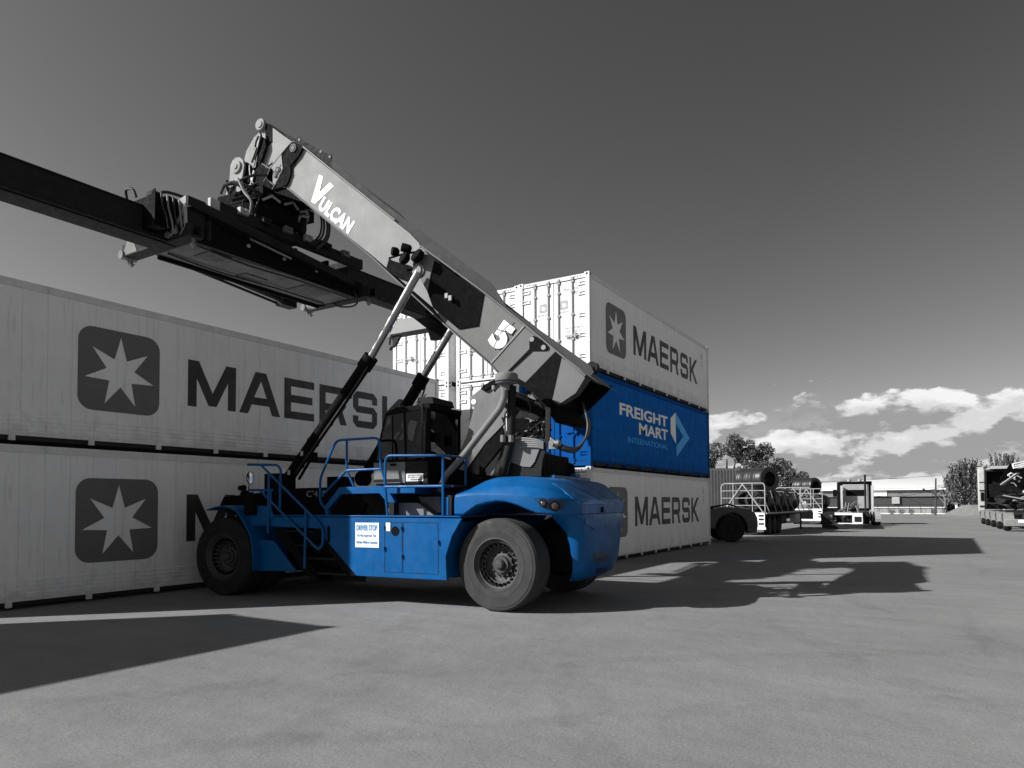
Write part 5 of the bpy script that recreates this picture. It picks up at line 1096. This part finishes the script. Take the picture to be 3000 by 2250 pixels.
# low trailer with rear ramps
p = at(2525, 47.5); rz3 = R(6.0)
t3 = thing('low_trailer', 'low trailer with bright white tail and folded dark ramp in front of the truck', 'trailer', (p.x, p.y, 0), rz3, 'flatbed trailers parked in the yard')
b = MB(); b.box(0, 9, 0, 2.5, 0.95, 1.08); b.box(0.2, 9, 0.7, 0.9, 0.6, 0.95); b.box(0.2, 9, 1.6, 1.8, 0.6, 0.95); b.build('deck', dkpaint, t3, 0.01)
b = MB(); b.box(-0.10, -0.02, 0.0, 0.62, 0.35, 1.1); b.box(-0.10, -0.02, 0.62, 1.7, 0.95, 1.12); b.box(-0.10, -0.02, 0.62, 1.9, 0.35, 0.42); b.build('rear_panel', white, t3, 0.01)
b = MB(); b.pr([(-0.13, 0.08, 0.5), (-0.13, 0.5, 0.5), (-0.13, 0.5, 0.85), (-0.13, 0.08, 0.85)], [(-0.1, 0.08, 0.5), (-0.1, 0.5, 0.5), (-0.1, 0.5, 0.85), (-0.1, 0.08, 0.85)]); b.build('tail_light', dkpaint, t3)
b = MB(); b.pr([(-0.2, 1.6, 0.45), (-0.2, 2.5, 0.1), (-0.2, 2.6, 1.0), (-0.2, 2.35, 1.15), (-0.2, 2.1, 1.0)], [(-0.1, 1.6, 0.45), (-0.1, 2.5, 0.1), (-0.1, 2.6, 1.0), (-0.1, 2.35, 1.15), (-0.1, 2.1, 1.0)]); b.build('ramp', dkpaint, t3)
b = MB(); b.box(-0.3, 0.0, 0.0, 2.5, 0.05, 0.3); b.build('underrun_bar', dkpaint, t3)
for k in range(2):
    for y in (0.12, 2.3): b = MB(); b.lathe([(0.15, -0.12), (0.40, -0.14), (0.44, 0), (0.40, 0.14), (0.15, 0.12)], (1.4+k*1.2, y, 0.44), (0, -1, 0), 20); b.build('wheel', rubber_dk, t3)
X_ = (p.x+2.0, p.y+0.7, 1.3)
b = MB()
for i in range(9): q = random.Random(i); b.tube([(p.x+1.5+q.uniform(0, 3), p.y+0.3+q.uniform(0, 1.6), 1.12), (p.x+2.5+q.uniform(0, 3), p.y+0.6+q.uniform(0, 1), 1.5+q.uniform(0, .4)), (p.x+5+q.uniform(0, 2), p.y+0.8+q.uniform(0, 1), 1.3)], 0.05, 5)
o = b.build('cable_heap', hosel); tag(o, 'tangled heap of cables lying on the low trailer deck', 'cables')
# ---- prime mover seen from behind
p = at(2575, 55.0); rz4 = R(14)
tr = thing('prime_mover', 'prime mover seen from behind with dark cab frame and tall exhaust stack', 'truck', (p.x, p.y, 0), rz4)
b = MB(); W = 2.4
b.box(3.0, 5.0, 0, 0.22, 1.2, 3.35); b.box(3.0, 5.0, W-0.22, W, 1.2, 3.35); b.box(3.0, 5.0, 0, W, 3.35, 3.55); b.box(3.0, 5.0, 0.221, W-0.221, 1.1, 1.3)
b.build('cab', blk, tr, 0.05)
b = MB(); b.box(3.02, 3.08, 0.24, W-0.24, 1.32, 3.3); b.build('cab_back', ironm, tr, 0.02)
b = MB(); b.box(2.99, 3.012, 0.45, W-0.45, 2.35, 2.85); b.build('window', blk, tr, 0.02)
for y_ in (0.02, W-0.10): b = MB(); b.box(2.2, 3.0, y_, y_+0.08, 1.1, 3.2); b.build('side_fairing', mat('fairing grey', 0.45, 0.4), tr, 0.02)
b = MB(); b.tube([(2.8, 0.55, 1.0), (2.8, 0.55, 3.9), (2.7, 0.55, 4.05)], 0.08); b.build('exhaust_stack', dkpaint, tr)
b = MB(); b.box(-0.6, 3.0, 0.75, 0.95, 0.7, 0.95); b.box(-0.6, 3.0, W-0.95, W-0.75, 0.7, 0.95); b.box(0.4, 1.6, 0.7, W-0.7, 0.95, 1.1); b.build('chassis', dkpaint, tr)
for x_ in (0.2, 1.5, 5.0):
    for y in (0.15, W-0.15): b = MB(); b.lathe([(0.2, -0.17), (0.46, -0.19), (0.5, 0), (0.46, 0.19), (0.2, 0.17)], (x_, y, 0.5), (0, -1, 0), 24); b.build('wheel', rubber_dk, tr)
for x_ in (0.2, 1.5):
    for y in (-0.02, W-0.38):
        b = MB()
        for a in range(-20, 200, 20): 
            c0, c1 = R(a), R(a+20); b.pr([(x_+0.58*math.cos(c0), y, 0.52+0.58*math.sin(c0)), (x_+0.58*math.cos(c1), y, 0.52+0.58*math.sin(c1)), (x_+0.61*math.cos(c1), y, 0.52+0.61*math.sin(c1)), (x_+0.61*math.cos(c0), y, 0.52+0.61*math.sin(c0))], [(x_+0.58*math.cos(c0), y+0.4, 0.52+0.58*math.sin(c0)), (x_+0.58*math.cos(c1), y+0.4, 0.52+0.58*math.sin(c1)), (x_+0.61*math.cos(c1), y+0.4, 0.52+0.61*math.sin(c1)), (x_+0.61*math.cos(c0), y+0.4, 0.52+0.61*math.sin(c0))])
        b.build('mudguard', MATS['side grey'] if 'side grey' in MATS else mat('side grey', 0.3, 0.5), tr)
b = MB(); b.box(4.6, 4.66, -0.35, -0.05, 2.3, 2.9); b.box(4.6, 4.66, W+0.05, W+0.35, 2.3, 2.9); b.build('mirror', blk, tr)
b = MB(); b.cyl((3.8, 0.8, 3.55), (3.8, 0.8, 3.75), 0.14); b.cyl((3.8, 1.6, 3.55), (3.8, 1.6, 3.75), 0.14); b.build('beacon', ironm, tr)

# ---- grey corrugated shed behind the forklift
p = at(2192, 62.0)
b = MB(); b.box(-14, 0, 0, 0.12, 0, 4.85); b.box(-14, 0, 0.12, 6, 0, 4.7)
for i in range(48): b.box(-14+i*0.29, -14+i*0.29+0.14, -0.045, 0, 0.1, 4.75)
sh = b.build('corrugated_shed', mat('shed grey', 0.22, 0.6, var=0.15, scale=1), None); sh.location = (p.x, p.y, 0); sh.rotation_euler = (0, 0, R(-48)); tag(sh, 'grey corrugated wall rising behind the forklift beside the right stack', 'shed')
# ---- warehouse
def ground_row(px, depth): q = at(px, depth); return q
p0, p1_ = at(2400, 121.0), at(2765, 112.0); dv = (p1_-p0); Lw = dv.length; rw = math.atan2(dv.y, dv.x)
wh = thing('warehouse', 'long white-roofed warehouse with grey cladding across the far side of the yard', 'warehouse', tuple(p0), rw)
b = MB(); b.box(0, Lw, 0, 14, 2.75, 4.05); b.build('wall', wallg, wh)
b = MB(); b.box(0.01, Lw-0.01, 0.3, 13.9, 0.05, 2.74); b.build('lower_wall', walld, wh)
b = MB(); b.add([(-0.3, -0.6, 4.05), (Lw+0.2, -0.5, 4.10), (Lw+0.2, 8, 5.55), (Lw*0.55, 8, 5.9), (-0.3, 8, 5.4), (-0.3, 14.4, 4.1), (Lw+0.2, 14.4, 4.1), (Lw*0.55, -0.55, 4.08), (Lw*0.55, 14.4, 4.1)], [(0, 7, 3, 4), (7, 1, 2, 3), (4, 3, 8, 5), (3, 2, 6, 8)])
b.box(-0.3, Lw+0.2, -0.62, -0.5, 3.82, 4.04); b.build('roof', roofm, wh)
b = MB(); b.box(4.5, 10.2, -0.12, -0.02, 2.85, 3.85); b.build('sign_panel', white, wh)
for i in range(2): b = MB(); b.box(10.9+i*0.0, 12.0, -0.1, -0.02, 1.6, 2.7); 
b.build('door', ironm, wh)
b = MB(); b.box(0, Lw, -0.9, -0.02, 0.9, 1.05); b.build('ledge', crail, wh)
b = MB(); b.box(6.0, Lw-0.2, -3.2, -2.9, 0, 0.78); b.build('garden_wall', mat('rough render wall', 0.27, 0.9, var=0.35, scale=1.5), wh)
for i in range(9): b = MB(); x_ = 6.0+(Lw-6.4)*i/8; b.cyl((x_, -3.4, 0), (x_, -3.4, 1.5), 0.035, n=6); b.tube([(x_, -3.4, 1.45), (x_+(Lw-6.4)/8*(i < 8), -3.4, 1.45)], 0.025, 5); b.build('fence_post', dkpaint, wh)
b = MB(); b.box(Lw-0.05, Lw+0.15, -0.6, 0.0, 0, 4.9); b.build('corner_post', wallg, wh)
kb = MB(); kb.box(-10, Lw+40, -6.4, -6.1, 0, 0.14); ko = kb.build('kerb', crail, None); ko.location = p0; ko.rotation_euler = (0, 0, rw); ko['kind'] = 'structure'
b = MB(); b.box(-6, Lw+3, -6.4, -6.12, 0.18, 0.5)
# ---- leafy plants: many small leaf faces
def leaf_crown(name, blobs, n, size, mats, parent=None, seed=3, vertical=False):
    q = random.Random(seed); b = MB()
    tot = sum(r[3]**2 for r in blobs)
    for (cx, cy, cz, rr_) in blobs:
        for _ in range(int(n*rr_*rr_/tot)):
            d = Vector((q.gauss(0, 1), q.gauss(0, 1), q.gauss(0, 1))).normalized(); k = rr_*(q.uniform(0.45, 1.0)**0.5)*(1+0.25*math.sin(d.x*5+cx)*math.sin(d.z*6+cy))
            c_ = Vector((cx, cy, cz))+Vector((d.x*k, d.y*k, d.z*k*(1.0 if not vertical else 1.0)))
            u = Vector((q.gauss(0, 1), q.gauss(0, 1), q.gauss(0, 0.6))).normalized(); w_ = u.cross(Vector((q.gauss(0, 1), q.gauss(0, 1), q.gauss(0, 1)))).normalized(); s_ = size*q.uniform(0.5, 1.3)
            b.cur = 0 if q.random() < 0.7 else 1
            b.add([c_-u*s_, c_-w_*s_*0.6, c_+u*s_, c_+w_*s_*0.6], [(0, 1, 2, 3)])
    return b.build(name, mats, parent, smooth=0)
def tree(px, depth, h, w_, label, blobs, n=5000, leaf=0.16, seed=1, group='trees around the yard', mats=None, trunkm=None):
    p = at(px, depth); t = thing('broadleaf_tree', label, 'tree', tuple(p), 0, group)
    cr = Vector((rt0.x, rt0.y, 0))
    B = [(cr.x*x, cr.y*x+fz, z, r_) for x, z, r_, fz in blobs]
    leaf_crown('crown', B, n, leaf, mats or [leafA, leafB], t, seed)
    b = MB(); b.tube([(0, 0, 0), (0.05, 0.1, h*0.25), (-0.1, 0.0, h*0.5), (0.1, 0, h*0.75)], [0.28*w_, 0.22*w_, 0.14*w_, 0.05*w_], 8)
    q = random.Random(seed)
    for (x, y, z, r_) in B[:9]:
        b.tube([(0, 0, h*0.3), (x*0.5, y*0.5, (h*0.35+z)/2), (x, y, z)], [0.12*w_, 0.08*w_, 0.03*w_], 6)
    b.build('trunk', trunkm or barkm, t); return t
q = random.Random(11)
def blobset(cx, cz, rw_, rh, n, r0, r1, q):
    out = []
    for _ in range(n):
        a = q.uniform(0, 6.28); k = math.sqrt(q.uniform(0.05, 1)); out.append((cx+rw_*k*math.cos(a), cz+rh*k*math.sin(a), q.uniform(r0, r1), q.uniform(-1.2, 1.2)))
    return out
tree(2130, 85, 9.5, 1.3, 'spreading gum tree rising behind the corrugated shed, tallest of the left trees', blobset(0.6, 6.6, 4.0, 2.9, 34, 0.6, 1.15, q)+blobset(3.2, 5.0, 2.2, 1.2, 9, 0.5, 0.9, q), 24000, 0.12, 1)
tree(2252, 80, 6.5, 0.9, 'dark bushy tree directly behind the top wire coil', blobset(0, 4.8, 2.3, 1.6, 18, 0.5, 0.9, q), 11000, 0.11, 2)
tree(2302, 88, 6.8, 0.8, 'small rounded tree at the right end of the left tree group', blobset(0, 4.9, 1.9, 2.0, 16, 0.5, 0.85, q), 9000, 0.11, 3)
tree(2338, 95, 4.8, 0.6, 'low shrubby tree behind the second trailer gate', blobset(0, 3.0, 1.2, 1.2, 7, 0.4, 0.7, q), 2000, 0.10, 4)
def plume_tree(px, depth, label, plumes, n, seed):
    p = at(px, depth); t = thing('broadleaf_tree', label, 'tree', tuple(p), 0, 'trees around the yard'); q = random.Random(seed); b = MB(); cr = Vector((rt0.x, rt0.y, 0)); tb_ = MB()
    for (x, z0_, z1_) in plumes:
        y_ = q.uniform(-1.0, 1.0); base = Vector((cr.x*x*0.35, cr.y*x*0.35+y_*0.3, z0_*0.6)); top = Vector((cr.x*x, cr.y*x+y_, z1_)); tb_.tube([Vector((0, 0, 0.9)), base, top], [0.10, 0.06, 0.02], 5)
        for _ in range(n):
            tt = q.random(); c_ = base.lerp(top, 0.15+0.85*tt) if tt > 0.2 else base.lerp(top, q.uniform(0.3, 1)); rr_ = 0.42*(1-tt*0.75); c_ = c_+Vector((q.gauss(0, 1), q.gauss(0, 1), q.gauss(0, 0.7)))*rr_*0.55
            u = Vector((q.gauss(0, .5), q.gauss(0, .5), 1)).normalized(); w_ = u.cross(Vector((q.gauss(0, 1), q.gauss(0, 1), 0.1))).normalized(); s_ = q.uniform(0.08, 0.17); b.cur = 0 if q.random() < 0.62 else 1
            b.add([c_-u*s_, c_-w_*s_*0.6, c_+u*s_, c_+w_*s_*0.6], [(0, 1, 2, 3)])
    b.build('crown', [leafA, leafB], t, smooth=0); tb_.tube([(0, 0, 0), (0, 0, 1.2)], [0.16, 0.12], 8); tb_.build('trunk', mat('pale bark', 0.42, 0.8), t)
q = random.Random(5)
pl = []
for i in range(46):
    x = q.uniform(-2.9, 3.0); top = 8.2-abs(x)**1.35*0.62+q.uniform(-1.1, 0.25); pl.append((x, 1.6, max(3.0, top)))
for i in range(26): x = q.uniform(-2.9, 3.0); pl.append((x, 1.2, q.uniform(2.6, 4.6)))
plume_tree(2832, 100, 'feathery upright tree standing beyond the warehouse end, left of the scrap truck', pl, 260, 8)
plume_tree(2940, 118, 'far feathery tree whose tips show above the scrap truck', [(q.uniform(-2.0, 2.2), 3, q.uniform(8.2, 10.3)) for _ in range(26)], 200, 9)
t_ = tree(2772, 112, 4.0, 0.4, 'pale bare-stemmed sapling at the corner of the warehouse', blobset(0, 3.4, 0.9, 1.3, 9, 0.35, 0.6, q), 900, 0.09, 12, mats=[leafB, mat('pale leaves', 0.3, 0.8)], trunkm=MATS['pale bark'])
for i, u in enumerate((2612, 2640, 2668, 2735)):
    p = at(u, 105.5); o = leaf_crown('shrub', [(0, 0, 0.45, 0.42), (0.4, 0.1, 0.35, 0.33)], 260, 0.07, [leafA, leafB], None, 40+i); o.location = p
    tag(o, ('small dark shrub at the left end of the garden wall', 'second shrub along the garden wall of the warehouse', 'third shrub along the garden wall, before the power pole', 'shrub right of the power pole at the warehouse corner')[i], 'shrub', 'shrubs along the warehouse garden wall')
# ---- poles, wires
p = at(2738, 100.0); po = thing('power_pole', 'dark timber power pole leaning slightly in front of the warehouse', 'pole', tuple(p), 0)
b = MB(); b.tube([(0, 0, 0), (0.3, -0.15, 5.2)], [0.16, 0.10], 8); b.build('post', mat('timber', 0.05, 0.9), po)
b = MB(); b.tube([(0.2, -0.1, 2.9), (-1.3, 1.3, 3.6)], 0.04, 6); b.cyl((-1.4, 1.4, 3.6), (-1.25, 1.25, 3.62), 0.12); b.build('lamp_arm', dkpaint, po)
for i, (u0, d0, z0_, u1, d1, z1_, lb) in enumerate(((2290, 150, 6.2, 2980, 110, 7.0, 'upper overhead wire sagging across the sky above the warehouse'), (2600, 118, 3.2, 2880, 96, 5.2, 'thin wire running from the warehouse into the feathery tree'), (2560, 112, 2.9, 2738, 100, 3.6, 'low wire strung from the pole along the warehouse front'))):
    a, c_ = at(u0, d0, z0_), at(u1, d1, z1_); b = MB(); pts = [a.lerp(c_, k/12)-Vector((0, 0, 0.5*math.sin(math.pi*k/12))) for k in range(13)]; b.tube(pts, 0.025, 4); tag(b.build('overhead_wire', hosem), lb, 'wire')
for i, (u, lb) in enumerate(((2800, 'white bollard post before the dark hedge'), (2815, 'pale gate post beside the earth bank'))):
    p = at(u, 100); b = MB(); b.box(p.x-0.14, p.x+0.14, p.y-0.14, p.y+0.14, 0, 1.9); b.cyl((p.x, p.y, 1.9), (p.x, p.y, 2.0), 0.1); tag(b.build('gate_post', white), lb, 'post')
p = at(2825, 96); b = MB(); b.box(-1.0, 0.4, -0.2, 0.2, 0, 0.5); b.box(-0.8, 0.2, -0.25, 0.25, 0.5, 0.62); o = b.build('road_barrier', white); o.location = p; tag(o, 'low white barrier block beside the earth bank', 'barrier')
p = at(2800, 118); o = leaf_crown('hedge', [(x, y, 1.2, 1.2) for x, y in ((-1.5, 0), (0, 0.3), (1.4, 0.6), (2.8, 1.2), (4.2, 1.8))], 2600, 0.12, [leafA, leafA], None, 60); o.location = p; tag(o, 'dark hedge between the warehouse and the earth bank', 'hedge')
p = at(2862, 88); b = MB(); n_ = 14; vs = []; 
for i in range(n_+1):
    for j in range(n_+1):
        x, y = -3.6+9*i/n_, -3.5+9*j/n_; h = max(0, 1.45-((max(0, abs(x-1.5)-2.0))*0.95))*max(0, min(1, (4-abs(y))/2.5)); vs.append((x, y, h+0.05*math.sin(3*x)*math.cos(2*y)*(h > 0.1)-0.01))
b.add(vs, [(i*(n_+1)+j, (i+1)*(n_+1)+j, (i+1)*(n_+1)+j+1, i*(n_+1)+j+1) for i in range(n_) for j in range(n_)]); o = b.build('earth_bank', earthm); o.location = p; o['kind'] = 'structure'

# ---- truck with raised ramps and scrap load at the right edge
p = at(2868, 58.0); dirv2 = at(2938, 43.0)-p; rz5 = math.atan2(dirv2.y, dirv2.x)
L5 = dirv2.length
ct = thing('scrap_truck', 'scrap truck at the right edge with tall pale side column and raised dark ramps', 'truck', tuple(p), rz5)
# local +X comes towards us along the row of wheels, +Y to the right of the picture
def lp(pts): return pts
b = MB(); b.pr([(-0.9, -0.05, 1.1), (-0.25, -0.05, 1.0), (-0.20, -0.05, 4.4), (-0.75, -0.05, 4.75), (-1.0, -0.05, 4.3)], [(-0.9, 0.42, 1.1), (-0.25, 0.42, 1.0), (-0.20, 0.42, 4.4), (-0.75, 0.42, 4.75), (-1.0, 0.42, 4.3)]); b.build('side_column', mat('pale column', 0.40, 0.45, var=0.15), ct, 0.08)
b = MB(); b.box(-0.19, -0.17, 0.1, 0.34, 1.9, 2.6); b.build('vent', blk, ct)
b = MB(); b.box(-0.19, -0.165, 0.02, 0.38, 2.7, 2.8); b.box(-0.19, -0.165, 0.02, 0.38, 3.4, 3.46); b.box(-0.19, -0.165, 0.02, 0.38, 1.4, 1.52); b.build('column_band', dkpaint, ct)
b = MB(); b.box(-3.2, -2.6, 0.45, 3.6, 1.2, 4.45); b.box(-3.2, -0.3, 0.45, 0.55, 1.2, 4.45); b.box(-2.6, -0.3, 0.55, 3.6, 4.3, 4.45); b.build('cab', dkpaint, ct, 0.03)
b = MB(); b.box(-3.3, 0.2, 0.8, 3.7, 4.5, 4.62); b.tube([(-0.1, 0.8, 4.66), (-0.1, 3.7, 4.70)], 0.06); b.build('roof_rail', ironm, ct)
for i in range(5):
    x_ = 0.5+i*(L5-1.4)/4
    b = MB(); b.lathe([(0.2, -0.17), (0.47, -0.19), (0.52, 0), (0.47, 0.19), (0.2, 0.17)], (x_, 0.25, 0.52), (0, -1, 0), 24); w_ = b.build('wheel', rubber_dk, ct)
    b = MB(); b.lathe([(0.2, 0.17), (0.24, 0.1), (0.1, 0.12), (0.08, 0.2), (0.001, 0.2)], (x_, 0.25, 0.52), (0, -1, 0), 18); b.build('rim', ironm, w_)
    b = MB()
    for a in range(0, 180, 20):
        c0, c1 = R(a), R(a+20); r0_, r1_ = 0.60, 0.64
        b.pr([(x_+r0_*math.cos(c0), 0.0, 0.52+r0_*math.sin(c0)), (x_+r0_*math.cos(c1), 0.0, 0.52+r0_*math.sin(c1)), (x_+r1_*math.cos(c1), 0.0, 0.52+r1_*math.sin(c1)), (x_+r1_*math.cos(c0), 0.0, 0.52+r1_*math.sin(c0))], [(x_+r0_*math.cos(c0), 0.55, 0.52+r0_*math.sin(c0)), (x_+r0_*math.cos(c1), 0.55, 0.52+r0_*math.sin(c1)), (x_+r1_*math.cos(c1), 0.55, 0.52+r1_*math.sin(c1)), (x_+r1_*math.cos(c0), 0.55, 0.52+r1_*math.sin(c0))])
    b.build('mudguard', mat('dull alloy', 0.20, 0.45, var=0.25, scale=5), ct)
b = MB(); b.box(-0.2, L5, 0.6, 3.0, 1.02, 1.14); b.box(0, L5, 0.9, 1.1, 0.6, 1.0); b.box(0, L5, 2.4, 2.6, 0.6, 1.0); b.build('deck', dkpaint, ct, 0.01)
b = MB(); b.box(L5-0.3, L5+0.05, 0.0, 3.2, 0.32, 0.75); b.build('rear_bumper', MATS['dull alloy'], ct, 0.04)
b = MB(); b.box(L5+0.055, L5+0.07, 0.7, 3.1, 0.55, 0.72); b.build('reflector_strip', white, ct)
b = MB(); b.box(L5-0.1, L5+0.06, 1.0, 3.2, 0.8, 1.12); b.build('tail_box', MATS['dull alloy'], ct, 0.03)
TI = ct.matrix_basis.copy(); TI = (Matrix.Translation(ct.location) @ Matrix.Rotation(rz5, 4, 'Z')).inverted()
def rp3(px, py, d): a = at(px, d, 0); a.z = CH+(CY-py+F*math.tan(PITCH))*d/F; return TI @ a
def facing(pts, d, th): return [rp3(u, v, d) for u, v in pts], [rp3(u, v, d+th) for u, v in pts]
b = MB(); b.pr(*facing([(2928, 1414), (2938, 1398), (2962, 1360), (2970, 1384), (3050, 1362), (3060, 1436), (2990, 1440), (2950, 1422)], 47, 0.5)); b.build('ramp', blk, ct, 0.02)
b = MB(); b.pr(*facing([(2896, 1425), (2940, 1418), (3050, 1452), (3050, 1478), (2960, 1470), (2900, 1462)], 49, 0.6)); b.build('ramp', dkpaint, ct, 0.02)
for fr_ in (((2968, 1366), (3040, 1350), (3042, 1362), (2971, 1378)), ((2953, 1398), (2962, 1392), (2992, 1406), (2986, 1418))):
    b = MB(); v = [rp3(u, w_, 46.6) for u, w_ in fr_]
    b.tube(v+[v[0]], 0.05, 5); b.tube([v[0].lerp(v[3], 0.5), v[1].lerp(v[2], 0.5)], 0.045, 5); b.build('slat_frame', white, ct)
q = random.Random(77)
for i in range(80):
    a = Vector((q.uniform(-2.2, L5*0.92), q.uniform(0.5, 3.6), q.uniform(1.2, 3.6))); d = Vector((q.uniform(-0.6, 0.6), q.uniform(-1, 1), q.uniform(-0.5, 0.5)))*q.uniform(0.4, 1.1)
    b = MB()
    if i % 3: b.tube([a-d, a+Vector((0.1, 0, 0.1)), a+d], q.uniform(0.03, 0.09), 6)
    else: u = d.cross(Vector((0, 0, 1)))*0.4; b.pr([a-d, a+d, a+d+u, a-d+u], [v+Vector((0, 0, 0.06)) for v in (a-d, a+d, a+d+u, a-d+u)])
    b.build('scrap_piece', (blk, dkpaint, MATS['dull alloy'], ironm)[(0, 1, 2, 1, 0, 1, 3)[i % 7]], ct)
b = MB(); b.lathe([(0.2, -0.1), (0.42, -0.12), (0.45, 0), (0.42, 0.12), (0.2, 0.1)], (0.6, 1.4, 2.1), (1, -0.5, 0), 20); b.build('spare_wheel', rubber_dk, ct)
